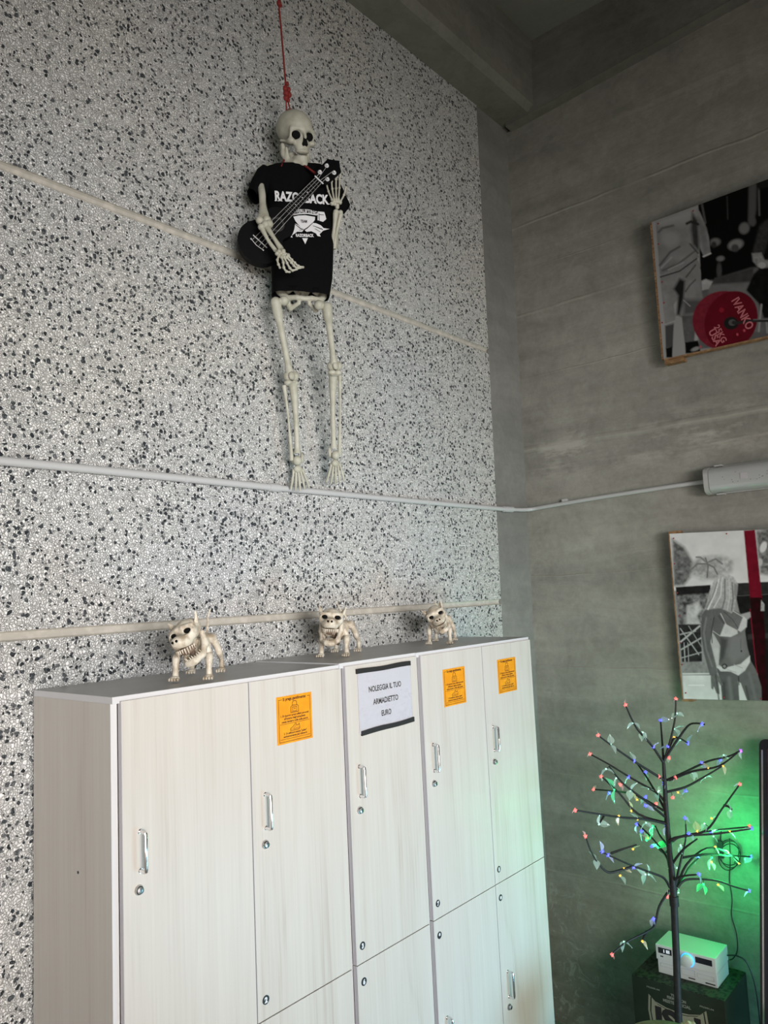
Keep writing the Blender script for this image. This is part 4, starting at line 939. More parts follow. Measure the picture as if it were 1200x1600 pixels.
# legs
def leg(hip, hy, knee, ky, ank, ay, toe, ty, fib, inner):
    H = on_y(*hip, hy); K = on_y(*knee, ky); A_ = on_y(*ank, ay); T_ = on_y(*toe, ty)
    d = (K-H).normalized()
    f = bone('femur', [H+Vector((0, 0, 0.004)), H.lerp(K, 0.12), H.lerp(K, 0.3), H.lerp(K, 0.7), H.lerp(K, 0.9), K+Vector((0, 0, 0.022))], [0.021, 0.020, 0.0135, 0.012, 0.017, 0.022],
         [(H+Vector((0, 0, 0.004)), (0.022, 0.020, 0.022)), (H+inner*0.032+Vector((0, 0, 0.012)), 0.020), (K+Lx*0.012+Vector((0, 0, 0.016)), (0.018, 0.022, 0.020)), (K-Lx*0.012+Vector((0, 0, 0.016)), (0.018, 0.022, 0.020))])
    bm = B(); tube(bm, [H+Vector((0, 0, 0.004)), H+inner*0.032+Vector((0, 0, 0.012))], 0.014, 10)
    obj('femur_neck', bm, 'bone', f, True, 60)
    bm = B(); ball(bm, K+Nn*0.020+Vector((0, 0, 0.012)), (0.016, 0.010, 0.017), sub=2); obj('kneecap', bm, 'bone', sk, True)
    dx = fib*0.020
    bone('tibia', [K+Vector((-dx*0.3, 0, -0.012)), K.lerp(A_, 0.12)+Lx*(-dx*0.35), K.lerp(A_, 0.5)+Lx*(-dx*0.4), K.lerp(A_, 0.88)+Lx*(-dx*0.25), A_+Lx*(-dx*0.2)], [0.026, 0.017, 0.0105, 0.0105, 0.016],
         [(K+Lx*0.012+Vector((0, 0, -0.012)), (0.017, 0.018, 0.012)), (K-Lx*0.012+Vector((0, 0, -0.012)), (0.017, 0.018, 0.012)), (A_-Lx*dx*1.1+Vector((0, 0, -0.018)), (0.007, 0.008, 0.022))])
    bone('fibula', [K+Lx*(dx*1.25)+Vector((0, 0.006, -0.020)), K.lerp(A_, 0.5)+Lx*(dx*1.1), A_+Lx*(dx*0.95)+Vector((0, 0, -0.03))], [0.0085, 0.0045, 0.0085], n=8)
    # foot hanging down: tarsals, metatarsals and toes
    bm = B(); F0 = A_+Vector((0, -0.004, -0.030))
    ball(bm, F0, (0.019, 0.018, 0.020)); ball(bm, F0+Vector((0, 0.010, 0.0)), (0.014, 0.022, 0.014)); ball(bm, F0.lerp(T_, 0.28), (0.022, 0.014, 0.016))
    for q in range(5):
        o = (q-2)*0.0105; e = T_+Lx*(o*1.75)+Uz*(abs(q-1.5)*0.006); s = F0.lerp(T_, 0.32)+Lx*o*0.85
        md = s.lerp(e, 0.52)+Nn*0.006; m2 = s.lerp(e, 0.78)+Nn*0.003
        P_ = [s, s.lerp(md, 0.5), md, m2, e]; tube(bm, P_, [0.0062, 0.0042, 0.0058, 0.0046, 0.0038], 8); ball(bm, md, 0.0064, sub=1); ball(bm, m2, 0.0052, sub=1)
        ball(bm, s, (0.008, 0.008, 0.009), sub=1)
    obj('foot', bm, 'bone', sk, True, 60)
leg((431, 474), 2.150, (455, 594), 2.160, (463, 708), 2.195, (469, 768), 2.205, -1, Lx)
leg((511, 482), 2.030, (523, 578), 2.090, (523, 700), 2.160, (524, 757), 2.175, 1, -Lx)
# arms
def hand(name, wrist, dirs, side):
    """dirs: list of 5 polylines (fingers) of world points"""
    bm = B()
    for P_, r in dirs:
        P2 = smoothpath(P_, 3); n = len(P2); tube(bm, P2, [r*(0.85 if 0 < i < n-1 else 1.1) for i in range(n)], 8)
        for p in P_[1:-1]: ball(bm, p, r*1.45, sub=1)
        ball(bm, P_[0], r*1.7, sub=1); ball(bm, P_[-1], r*0.95, sub=1)
    for q in side: ball(bm, q, 0.0085, sub=2)
    return obj(name, bm, 'bone', sk, True, 60)
c2 = lambda x, y: (360+x/5.4545, 230+y/5.4545)     # photo crop of the torso
W1 = 0.13
e0 = SP(*c2(268, 380), 0.085); e1 = SP(*c2(285, 590), 0.13)
bone('humerus', [SP(*c2(230, 250), 0.0), e0, SP(*c2(275, 480), 0.11), e1], [0.018, 0.0135, 0.0125, 0.020], [(SP(*c2(250, 625), 0.135), 0.0155), (SP(*c2(310, 620), 0.13), 0.0165)])
bm = B(); ball(bm, SP(*c2(330, 655), 0.145), 0.016); ball(bm, SP(*c2(262, 680), 0.15), 0.0125); ball(bm, SP(*c2(300, 660), 0.15), 0.015); obj('elbow', bm, 'bone', sk, True)
w0 = SP(*c2(405, 890), 0.17)
bone('ulna', [SP(*c2(265, 682), 0.15), SP(*c2(320, 790), 0.16), SP(*c2(385, 880), 0.17)], [0.010, 0.0065, 0.0075], n=7)
bone('radius', [SP(*c2(310, 680), 0.15), SP(*c2(375, 780), 0.165), SP(*c2(432, 868), 0.175)], [0.011, 0.0075, 0.0105], [(SP(*c2(450, 885), 0.175), 0.009)], n=7)
hc = lambda x, y: (370+x/10, 340+y/10)
def HP(w, *xy): return [SP(*hc(xy[i], xy[i+1]), w) for i in range(0, len(xy), 2)]
hand('hand', w0, [(HP(0.175, 660, 600, 635, 660, 650, 730, 675, 785), 0.0045), (HP(0.178, 700, 620, 725, 700, 735, 780, 775, 840, 828, 850), 0.0045), (HP(0.180, 740, 620, 785, 710, 830, 790, 870, 825, 940, 805), 0.0045), (HP(0.182, 780, 620, 850, 700, 890, 750, 950, 790, 1040, 775), 0.0045), (HP(0.185, 800, 590, 860, 660, 905, 705, 960, 755, 1030, 775), 0.0042)],
     HP(0.175, 630, 560, 660, 530, 690, 560, 720, 590, 760, 580, 800, 590, 730, 540, 660, 575, 770, 610))
# right arm (picture right)
E2 = SP(522, 388, 0.02)
bone('humerus', [SP(516, 275, -0.02), SP(524, 300, -0.03), SP(525, 345, -0.03), SP(522, 384, 0.0)], [0.019, 0.013, 0.0125, 0.018], [(SP(520, 386, 0.0), 0.015)])
bone('ulna', [E2, SP(526, 362, 0.05), SP(533, 333, 0.075)], [0.010, 0.0062, 0.009], n=7)
bone('radius', [SP(519, 380, 0.03), SP(522, 358, 0.06), SP(524.5, 333, 0.08)], [0.009, 0.0070, 0.0115], [(SP(525, 331, 0.08), (0.012, 0.012, 0.010)), (SP(532, 332, 0.078), 0.010)], n=7)
hd = lambda x, y: (500+x/16, 240+y/16)
def HQ(w, *xy): return [SP(*hd(xy[i], xy[i+1]), w+0.012*(i/len(xy))) for i in range(0, len(xy), 2)]
hand('hand', None, [(HQ(0.085, 300, 1150, 210, 940, 165, 750, 148, 580), 0.0038), (HQ(0.088, 350, 1150, 305, 880, 290, 690, 290, 450), 0.0042), (HQ(0.088, 405, 1150, 400, 870, 400, 640, 395, 400), 0.0044), (HQ(0.085, 460, 1150, 485, 860, 490, 640, 520, 470), 0.0042), (HQ(0.083, 510, 1200, 600, 1030, 650, 830), 0.0042)],
     [SP(*hd(x, y), 0.083) for x, y in ((300, 1250), (350, 1210), (410, 1200), (460, 1200), (500, 1220), (430, 1300), (370, 1260), (430, 1340))])
# t-shirt
def shirt():
    bm = B(); D2 = Vector((0, 0, 0))
    # rows: left px, right px, py, depth half
    rows = [(441, 482, 261.5, 0.035), (432, 494, 262, 0.042), (420, 505, 264, 0.050), (409, 513, 268, 0.055), (408, 516, 275, 0.060), (411, 519, 290, 0.065), (415, 520, 305, 0.068), (419, 521, 325, 0.070), (421, 520, 350, 0.070), (423, 519, 380, 0.068), (424, 518.5, 410, 0.066), (425, 517.5, 435, 0.064), (425, 515, 452, 0.062), (424.5, 513, 463, 0.060)]
    seg = 56; rings = []
    for k, (a, b, y, dp) in enumerate(rows):
        pa = SP(a, y+(-1.2 if k > 3 else 0), 0.0); pb = SP(b, y+(5 if k > 10 else 2 if k > 3 else 1), 0.0); c = (pa+pb)/2; hw = (pb-pa).length/2; ring = []
        for s in range(seg):
            th = 2*math.pi*s/seg; e = 0.55
            u = math.copysign(abs(math.cos(th))**e, math.cos(th)); v = math.copysign(abs(math.sin(th))**e, math.sin(th))
            fold = 0.0025*math.sin(u*7+k*0.7)+0.002*math.sin(u*15-k*0.9)
            if k < 4: fold = 0
            p = c+(pb-pa)/2*u+Nn*(v*dp+(fold if v > 0 else 0)); 
            if v < 0: p = c+(pb-pa)/2*u+Nn*(v*dp*0.55)
            p.y = min(p.y, W-0.010)
            ring.append(bm.verts.new(p))
        rings.append(ring)
    for a, b in zip(rings[:-1], rings[1:]):
        for s in range(seg): bm.faces.new((a[s], a[(s+1) % seg], b[(s+1) % seg], b[s]))
    # hem tucked inward so the shirt has thickness at the opening
    inner = []
    for v in rings[-1]:
        c = sum((q.co for q in rings[-1]), Vector())/seg; inner.append(bm.verts.new(c+(v.co-c)*0.965+Vector((0, 0, 0.02))))
    for s in range(seg): bm.faces.new((rings[-1][s], rings[-1][(s+1) % seg], inner[(s+1) % seg], inner[s]))
    # sleeves
    def sleeve(pts, n=20):
        rg = []
        for (c, a, b_) in pts:   # centre, half-vector along the opening, depth
            rg.append([bm.verts.new(c+a*math.cos(2*math.pi*k/n)+Nn*(b_*math.sin(2*math.pi*k/n))) for k in range(n)])
        for a, b in zip(rg[:-1], rg[1:]):
            for k in range(n): bm.faces.new((a[k], a[(k+1) % n], b[(k+1) % n], b[k]))
        bm.faces.new(rg[0])
    def seg2(a, b, w, dp): pa = SP(*a, w); pb = SP(*b, w); return ((pa+pb)/2, (pb-pa)/2, dp)
    sleeve([seg2((420, 263), (424, 302), 0.0, 0.045), seg2((410, 259), (419, 306), 0.005, 0.052), seg2((401, 266), (413, 310), 0.015, 0.052), seg2((393, 281), (409, 314), 0.03, 0.05), seg2((386.5, 298), (404.5, 316), 0.04, 0.045)])
    sleeve([seg2((505, 264), (510, 315), -0.01, 0.040), seg2((516, 268), (519, 324), -0.02, 0.042), seg2((530, 286), (525, 330), -0.03, 0.038), seg2((546.5, 322), (536, 333.5), -0.035, 0.032)])
    return bm
sh = obj('t_shirt', shirt(), 'shirt', sk, True, 60)
md = sh.modifiers.new('solid', 'SOLIDIFY'); md.thickness = 0.0025; md.offset = -1
# shirt print, lying on the front of the cloth
PW = 0.0765
def SPT(px, py): return SP(px, py, PW)
bm = B()
def stext(s, a, b, size, bold, warp=None, serif=False):
    pa = SPT(*a); pb = SPT(*b); U = (pb-pa); wd = U.length; U.normalize(); add_text(bm, s, size, (pa+pb)/2, U, U.cross(-Nn).normalized() if U.cross(-Nn).z > 0 else (-U.cross(-Nn)).normalized(), wd, bold, warp=warp)
stext('RAZORBACK', (430, 312.5), (514.5, 319), 0.052, 0.0022)
stext('POWERLIFTING', (451, 332), (496, 332), 0.0195, 0.0005, warp=lambda x, y: (x, y-3.2*x*x))
stext('RAZORBACK', (462.5, 369.8), (490.5, 370.2), 0.0165, 0.0007)
def poly(*xy):
    vs = [bm.verts.new(SPT(*c2(xy[i], xy[i+1]))) for i in range(0, len(xy), 2)]; bm.faces.new(vs)
poly(530, 572, 590, 562, 660, 560, 740, 574, 738, 582, 660, 569, 590, 571, 532, 580)
# slab serifs of the top line
for (x, y) in ((384, 393), (384, 455), (408, 456), (435, 457), (478, 460), (680, 462), (792, 476), (826, 480), (846, 484), (720, 470), (700, 418), (662, 408)):
    poly(x-7, y-3, x+9, y-1, x+9, y+5, x-7, y+3)
poly(536, 592, 580, 582, 640, 580, 722, 594, 720, 620, 700, 645, 672, 672, 628, 700, 600, 680, 575, 655, 555, 630)       # shield
poly(612, 775, 660, 775, 638, 826)                      # small triangle
poly(745, 548, 800, 552, 818, 612, 790, 636, 742, 622)      # kettle shape top right
poly(552, 650, 580, 665, 628, 702, 610, 722, 570, 720, 525, 752, 515, 735, 545, 700)                           # boar, left
poly(518, 738, 530, 770, 500, 762, 505, 742)
poly(632, 706, 660, 690, 700, 645, 730, 648, 770, 665, 795, 690, 845, 696, 790, 712, 760, 742, 770, 762, 742, 756, 730, 735, 690, 716, 650, 722)   # boar, right
obj_flat('shirt_print', bm, 'white', sh, tuple(Nn))
bm = B(); pa = SP(*c2(598, 642), PW+0.001); pb = SP(*c2(654, 644), PW+0.001)
add_text(bm, 'TEAM', 0.016, (pa+pb)/2, (pb-pa).normalized(), (0, 0, 1), (pb-pa).length, 0.0006)
def ipoly(*xy):
    vs = [bm.verts.new(SP(*c2(xy[i], xy[i+1]), PW+0.0011)) for i in range(0, len(xy), 2)]; bm.faces.new(vs)
ipoly(552, 652, 600, 690, 628, 704, 626, 708, 596, 696, 549, 657); ipoly(628, 704, 655, 684, 700, 643, 704, 647, 660, 690, 632, 709)
for q in range(7): ipoly(700+q*12, 660+q*5, 712+q*12, 672+q*4, 722+q*11, 670+q*5, 711+q*12, 677+q*5)
for q in range(5): ipoly(715+q*10, 690+q*6, 728+q*10, 697+q*6, 735+q*9, 694+q*6, 727+q*10, 702+q*6)
for q in range(4): ipoly(585+q*9, 700-q*2, 592+q*9, 712-q*2, 596+q*9, 710-q*2)
ipoly(755, 570, 795, 575, 800, 580, 758, 576); ipoly(752, 560, 756, 560, 760, 625, 755, 625)
obj_flat('shirt_print', bm, 'ink', sh, tuple(Nn))
# rope and knot
rt = thing('red_cord', 'red cord with a thick knot from which the skeleton hangs', 'cord', tuple(on_y(447, 150, 2.10)))
top_ = on_y(431, -60, 2.12)
bm = B(); tube(bm, smoothpath([top_, on_y(435.5, 5, 2.115), on_y(440.5, 60, 2.11), on_y(444.5, 110, 2.10), on_y(446.5, 132, 2.10)], 4), 0.0036, 8); obj('cord', bm, 'rope', rt, True)
bm = B()
for (x, y, r) in ((449, 131, 0.0075), (446, 138, 0.011), (451, 140, 0.009), (447, 146, 0.012), (452, 148, 0.010), (447, 153, 0.011), (450, 156, 0.0085)): ball(bm, on_y(x, y, 2.10), (r, r, r*1.25))
obj('knot', bm, 'rope', rt, True, 80)
bm = B(); ball(bm, on_y(436, 5, 2.115), (0.010, 0.010, 0.014)); ball(bm, on_y(439, 9, 2.11), (0.006, 0.006, 0.008)); obj('knot', bm, 'rope', rt, True, 80)
bm = B(); tip = MS @ Vector((0, -0.012, 0.108))
tube(bm, [on_y(447, 157, 2.10), on_y(447.5, 172, 2.095), tip+Vector((-0.012, 0, -0.004))], 0.0028, 7); tube(bm, [on_y(450, 158, 2.10), on_y(453.5, 172, 2.09), tip+Vector((0.004, 0, 0))], 0.0028, 7); obj('loop', bm, 'rope', rt, True)
bm = B(); tube(bm, [on_y(437, 107, 2.11), on_y(444, 107.5, 2.10)], 0.0018, 6); obj('tie_end', bm, 'black', rt, True)
# neck strap of the ukulele is built with the ukulele

# ================================================================== UKULELE
UA = SP(*c2(252, 806), 0.095); UB = SP(*c2(754, 282), 0.125)
S_ = (UB-UA); scl = S_.length; S_.normalize()
T_ = Nn.cross(S_).normalized();  T_ = T_ if T_.z > 0 else -T_
N_ = S_.cross(T_).normalized(); N_ = N_ if N_.dot(Nn) > 0 else -N_
T_ = (T_-S_*T_.dot(S_)).normalized()
def UP(s, t_, n=0.0): return UA+S_*s+T_*t_+N_*n
uk = thing('ukulele', 'small black ukulele with white strings held by the skeleton', 'ukulele', tuple(UP(0.05, 0, -0.03)))
def bodyhw(s):  # half width along the body, s from -0.075 to 0.165
    u = (s+0.078)/0.243
    if u <= 0 or u >= 1: return 0.0
    lower = 0.087*math.sqrt(max(0, 1-((u-0.33)/0.33)**2)) if u < 0.66 else 0
    upper = 0.064*math.sqrt(max(0, 1-((u-0.76)/0.24)**2)) if u > 0.52 else 0
    waist = 0.056*max(0, 1-abs(u-0.58)/0.3)
    return max(lower, upper, waist)
ss = [-0.078+0.243*(1-math.cos(math.pi*i/48))/2 for i in range(49)]
hw = [bodyhw(s) for s in ss]
for _ in range(2): hw = [hw[0]]+[(hw[i-1]+2*hw[i]+hw[i+1])/4 for i in range(1, 48)]+[hw[-1]]
out = [(s, h) for s, h in zip(ss, hw)]+[(s, -h) for s, h in list(zip(ss, hw))[-2:0:-1]]
bm = B(); prism(bm, [UP(s, h, -0.004) for s, h in out], N_*-0.045)
obj('body', bm, 'uke', uk, True, 40)
bm = B(); prism(bm, [UP(s, h, 0) for s, h in [(0.15, 0.017), (scl, 0.0165), (scl+0.002, -0.0165), (0.15, -0.017)]], N_*-0.014); nk = obj('neck', bm, 'uke', uk)
bm = B(); e = scl
prism(bm, [UP(e+a, b, -0.002-a*0.15) for a, b in [(0.0, 0.018), (0.02, 0.032), (0.098, 0.035), (0.112, 0.016), (0.128, 0.0), (0.112, -0.016), (0.098, -0.035), (0.02, -0.032), (0.0, -0.018)]], N_*-0.012); hs = obj('headstock', bm, 'uke', uk)
for a, b in ((0.030, 0.019), (0.072, 0.019), (0.030, -0.019), (0.072, -0.019)):
    bm = B(); lathe_disc(bm, UP(e+a, b, -0.004-a*0.15), N_, [(0, 0.0085), (0.003, 0.0085), (0.006, 0.005), (0.012, 0.0045)], 14)
    obj('tuning_peg', bm, 'white', hs, True)
bm = B(); prism(bm, [UP(e-0.002, 0.0215, 0.001), UP(e+0.002, 0.0215, 0.001), UP(e+0.002, -0.0215, 0.001), UP(e-0.002, -0.0215, 0.001)], N_*0.004); obj('nut', bm, 'white', nk)
bm = B()
for k in range(13):
    s = 0.165+(e-0.165)*(1-(1-0.5**(k/12))*2) if False else e-(e-0.0)*(1-0.5**((k+1)/12))
    if s > 0.16: prism(bm, [UP(s-0.0007, 0.0165, 0.0), UP(s+0.0007, 0.0165, 0.0), UP(s+0.0007, -0.0165, 0.0), UP(s-0.0007, -0.0165, 0.0)], N_*0.0008)
obj('frets', bm, mat('dull_fret', (0.12, 0.12, 0.12), 0.4, 0.5), nk)
bm = B()
for s in (0.205, 0.245, 0.275): lathe_disc(bm, UP(s, 0, 0.0), N_, [(0, 0.0022), (0.0006, 0.0022)], 10)
obj('fret_dots', bm, 'white', nk)
bm = B()
for r in (0.023, 0.027): tube(bm, [UP(0.098+r*math.cos(a), r*math.sin(a), -0.0035) for a in np.linspace(0, 2*math.pi, 33)], 0.0007, 5)
obj('rosette', bm, mat('faint_ring', (0.10, 0.10, 0.10), 0.5), uk, True)
bm = B(); lathe_disc(bm, UP(0.098, 0, -0.0039), N_, [(0, 0.022), (0.0003, 0.022)], 24); obj('sound_hole', bm, 'socket', uk)
bm = B(); prism(bm, [UP(-0.018, 0.030, -0.004), UP(0.010, 0.030, -0.004), UP(0.010, -0.030, -0.004), UP(-0.018, -0.030, -0.004)], N_*0.005); br = obj('bridge', bm, 'uke', uk)
bm = B(); prism(bm, [UP(-0.0014, 0.034, 0.001), UP(0.0014, 0.034, 0.001), UP(0.0014, -0.034, 0.001), UP(-0.0014, -0.034, 0.001)], N_*0.004); obj('saddle', bm, 'white', br)
bm = B(); tube(bm, [UP(-0.016, 0.030, 0.002), UP(-0.020, 0.0, 0.002), UP(-0.016, -0.030, 0.002)], 0.0012, 6)
for b in (0.030, -0.030): ball(bm, UP(-0.016, b, 0.002), 0.0030)
obj('tie_bar', bm, 'white', br, True)
for i in range(4):
    b = (i-1.5)
    bm = B(); peg = ((0.030, 0.019), (0.072, 0.019), (0.072, -0.019), (0.030, -0.019))[3-i]
    tube(bm, [UP(-0.016, b*0.0165, 0.003), UP(0, b*0.0155, 0.0052), UP(e, b*0.0098, 0.0052), UP(e+peg[0], math.copysign(abs(peg[1])*0.8, peg[1] if True else b), 0.001)], 0.00065, 5); obj('string', bm, 'string', uk, True)
bm = B()
tube(bm, smoothpath([SP(438, 268, 0.05), SP(441, 257, 0.05), SP(446, 246, 0.0)], 4), 0.0035, 7); tube(bm, smoothpath([SP(474, 258, 0.05), SP(482, 263, 0.085), SP(492, 270, 0.10), SP(500, 275, 0.11)], 4), 0.0035, 7)
tube(bm, smoothpath([SP(476, 257, 0.04), SP(486, 266, 0.08), SP(495, 274, 0.10)], 4), 0.003, 7)
obj('strap', bm, 'rope', uk, True)

# ================================================================== SKELETON DOGS
def dogtorso(P):
    x, y, z = P; ay = np.abs(y); Q_ = [x, ay, z]
    d = cap(Q_, (0.085, 0, 0.112), (-0.105, 0, 0.118), 0.012, 0.010)
    rib = ell(Q_, (0.025, 0, 0.092), (0.070, 0.036, 0.036))
    rib = rib+0.0028*np.sin(x*2*math.pi/0.015)*(x > -0.04)
    d = sm(d, rib, 0.008)
    d = sm(d, ell(Q_, (0.085, 0.028, 0.098), (0.024, 0.014, 0.026)), 0.008)
    d = sm(d, ell(Q_, (-0.095, 0.020, 0.108), (0.030, 0.018, 0.018)), 0.008)
    d = sm(d, ell(Q_, (-0.035, 0, 0.098), (0.045, 0.018, 0.018)), 0.008)
    d = sm(d, cap(Q_, (0.085, 0, 0.112), (0.125, 0, 0.135), 0.013, 0.013), 0.008)
    return d
def dogskull(P):
    x, y, z = P; ay = np.abs(y); Q_ = [x, ay, z]
    d = ell(Q_, (-0.005, 0, 0.012), (0.040, 0.036, 0.030))
    d = sm(d, ell(Q_, (0.022, 0.026, 0.004), (0.020, 0.016, 0.018)), 0.010)
    d = sm(d, ell(Q_, (0.040, 0, -0.010), (0.030, 0.029, 0.021)), 0.010)
    d = sm(d, ell(Q_, (0.060, 0, -0.004), (0.014, 0.016, 0.014)), 0.008)
    d = sm(d, cap(Q_, (0.028, 0.010, 0.024), (0.020, 0.034, 0.022), 0.006), 0.006)
    d = sub(d, ell(Q_, (0.036, 0.023, 0.012), (0.013, 0.0115, 0.0075)), 0.003)
    d = sub(d, ell(Q_, (0.076, 0.006, 0.000), (0.008, 0.0045, 0.005)), 0.002)
    d = sub(d, ell(Q_, (0.02, 0, -0.045), (0.07, 0.026, 0.026)), 0.006)
    return d
def dogjaw(P):
    x, y, z = P; ay = np.abs(y); Q_ = [x, ay, z]
    d = chain(Q_, [(-0.012, 0.034, -0.010), (0.005, 0.032, -0.034), (0.035, 0.026, -0.046), (0.058, 0.010, -0.042), (0.060, 0.0, -0.042)], [0.007, 0.009, 0.008, 0.009, 0.010], 0.006)
    d = sm(d, ell(Q_, (0.045, 0, -0.046), (0.020, 0.022, 0.009)), 0.006)
    return d
D1 = nets('torso', dogtorso, (-0.14, -0.05, 0.045), (0.15, 0.05, 0.155), 0.0030)
D2_ = nets('skull', dogskull, (-0.05, -0.05, -0.04), (0.085, 0.05, 0.05), 0.0022)
D3 = nets('jaw', dogjaw, (-0.03, -0.05, -0.065), (0.08, 0.05, 0.01), 0.0022)
def dog(cx_, cy_, ang, head_yaw, head_pitch, head_roll, hoff, label, open_=0.0, sc_=1.0, tail=(0.02, 0.0)):
    zt = 1.9565
    t = thing('skeleton_dog', label, 'figurine', (cx_, cy_, zt), 'bulldog skeleton figures on the lockers')
    Mb = Matrix.Translation((cx_, cy_, zt)) @ Matrix.Rotation(R(ang), 4, 'Z') @ Matrix.Scale(sc_, 4)
    put('torso', D1, Mb, 'bonedog', t)
    def tb(bm, P_, r, seg=10): tube(bm, [Mb @ Vector(p) for p in P_], [q*sc_ for q in r] if isinstance(r, (list, tuple)) else r*sc_, seg)
    def bl(bm, p, r): ball(bm, Mb @ Vector(p), tuple(q*sc_ for q in (r if isinstance(r, tuple) else (r, r, r))), sub=2, rot=Mb.to_3x3().normalized())
    for (fx, s, front) in ((0.108, 1, 1), (0.108, -1, 1), (-0.108, 1, 0), (-0.108, -1, 0)):
        bm = B(); fy = s*(0.049 if front else 0.047)
        if front: P_ = [(0.085, s*0.036, 0.10), (0.082, s*0.046, 0.072), (0.095, s*0.048, 0.062), (0.103, s*0.048, 0.035), (0.106, fy, 0.010)]; r = [0.011, 0.0105, 0.0125, 0.0085, 0.010]
        else: P_ = [(-0.098, s*0.026, 0.105), (-0.085, s*0.040, 0.078), (-0.088, s*0.044, 0.064), (-0.118, s*0.046, 0.038), (-0.112, fy, 0.010)]; r = [0.012, 0.011, 0.0115, 0.0070, 0.0085]
        tb(bm, smoothpath(P_, 4), [float(np.interp(i, range(0, 17, 4), r)) for i in range(17)])
        bl(bm, P_[2], (0.013, 0.010, 0.011)); bl(bm, (fx+0.004, fy, 0.008), (0.016, 0.014, 0.008))
        for q in range(4): bl(bm, (fx+0.019+(0.003 if q in (1, 2) else 0), fy+(q-1.5)*0.0078, 0.0055), (0.008, 0.0038, 0.0055))
        obj('leg', bm, 'bonedog', t, True, 60)
    bm = B(); tb(bm, smoothpath([(-0.112, 0, 0.122), (-0.122, tail[1]*0.3, 0.145), (-0.118+tail[0], tail[1], 0.175), (-0.128+tail[0], tail[1]*1.5, 0.200)], 4), [0.0040]*6+[0.0030]*7, 8)
    obj('tail', bm, 'bonedog', t, True)
    # brown underbelly plate
    bm = B(); bl(bm, (0.02, 0, 0.070), (0.052, 0.026, 0.016)); tb(bm, smoothpath([(0.09, 0, 0.085), (0.085, 0, 0.055), (0.04, 0, 0.045)], 3), 0.008); obj('belly', bm, 'browndog', t, True)
    Mh = Mb @ Matrix.Translation(Vector((0.128, 0, 0.140))+Vector(hoff)) @ Matrix.Rotation(R(head_yaw), 4, 'Z') @ Matrix.Rotation(R(head_pitch), 4, 'Y') @ Matrix.Rotation(R(head_roll), 4, 'X') @ Matrix.Scale(HS, 4)
    h = put('head', D2_, Mh, 'bonedog', t)
    Mj = Mh @ Matrix.Translation((-0.01, 0, -0.012)) @ Matrix.Rotation(R(open_), 4, 'Y') @ Matrix.Translation((0.01, 0, 0.012))
    put('jaw', D3, Mj, 'bonedog', h)
    bm = B()
    bm.free()
    for s in (-1, 1):
        bm = B(); ball(bm, Mh @ Vector((0.0235, s*0.0205, 0.0122)), tuple(q*sc_*HS for q in (0.0135, 0.0110, 0.0078)), sub=3, rot=Mh.to_3x3().normalized()); obj('eye_socket_shade', bm, 'socket', h, True)  # black balls put into the dog's sockets as their shade
    bm = B()
    for s in (-1, 1): ball(bm, Mh @ Vector((0.0700, s*0.0062, 0.0)), 0.0038*sc_*HS, sub=2)
    obj('nose_shade', bm, 'socket', h, True)  # nostril shade made of small black balls
    bm = B(); ball(bm, Mh @ Vector((0.030, 0, -0.034)), tuple(q*sc_*HS for q in (0.026, 0.022, 0.013)), sub=2, rot=Mh.to_3x3().normalized()); obj('mouth_shade', bm, 'browndog', h, True)  # dark filler for the shade between the open jaws
    bm = B()
    for i in range(13):
        a = (i-6)/6*1.45; p = Vector((0.030+0.036*math.cos(a), 0.026*math.sin(a), -0.026)); ln = 0.017 if abs(i-6) in (2, 3) else 0.011
        tube(bm, [Mh @ p, Mh @ (p+Vector((0.001, 0, -ln)))], [0.0032*sc_, 0.0006], 7)
        p = Vector((0.026+0.034*math.cos(a), 0.023*math.sin(a), -0.040)); ln = 0.016 if abs(i-6) in (1, 2) else 0.010
        tube(bm, [Mj @ p, Mj @ (p+Vector((0.001, 0, ln)))], [0.0030*sc_, 0.0006], 7)
    obj('teeth', bm, 'bonedog', h, True)
    for s in (-1, 1):
        bm = B(); a = [(-0.018, s*0.026, 0.028), (0.008, s*0.036, 0.022), (-0.004, s*0.046, 0.052)]
        o_ = Vector((-0.006, s*0.008, -0.004)); vs = [bm.verts.new(Mh @ Vector(p)) for p in a]+[bm.verts.new(Mh @ (Vector(p)+o_*(0.3 if i == 2 else 1))) for i, p in enumerate(a)]
        bm.faces.new(vs[:3]); bm.faces.new(vs[3:][::-1])
        for i in range(3): bm.faces.new((vs[i], vs[(i+1) % 3], vs[3+(i+1) % 3], vs[3+i]))
        bmesh.ops.bevel(bm, geom=bm.edges[:], offset=0.0015, segments=2, affect='EDGES')
        obj('ear', bm, 'bonedog', h, True, 50)
    return t
dog(1.455, 1.993, -137.7, -18, 12, 20, (-0.008, -0.006, -0.008), 'bone-coloured bulldog skeleton figure at the left end of the locker tops', 24, 1.0, (0.02, 0.01))
dog(2.190, 2.100, -150, 10, 0, -6, (-0.004, 0, -0.006), 'middle bulldog skeleton figure, head facing the viewer with jaws open', 32, 1.0, (0.03, -0.02))
dog(2.785, 2.048, -151, 14, 14, 26, (-0.006, -0.008, -0.008), 'bulldog skeleton figure at the right end, the smallest-looking of the three', 14, 0.92, (0.03, -0.03))

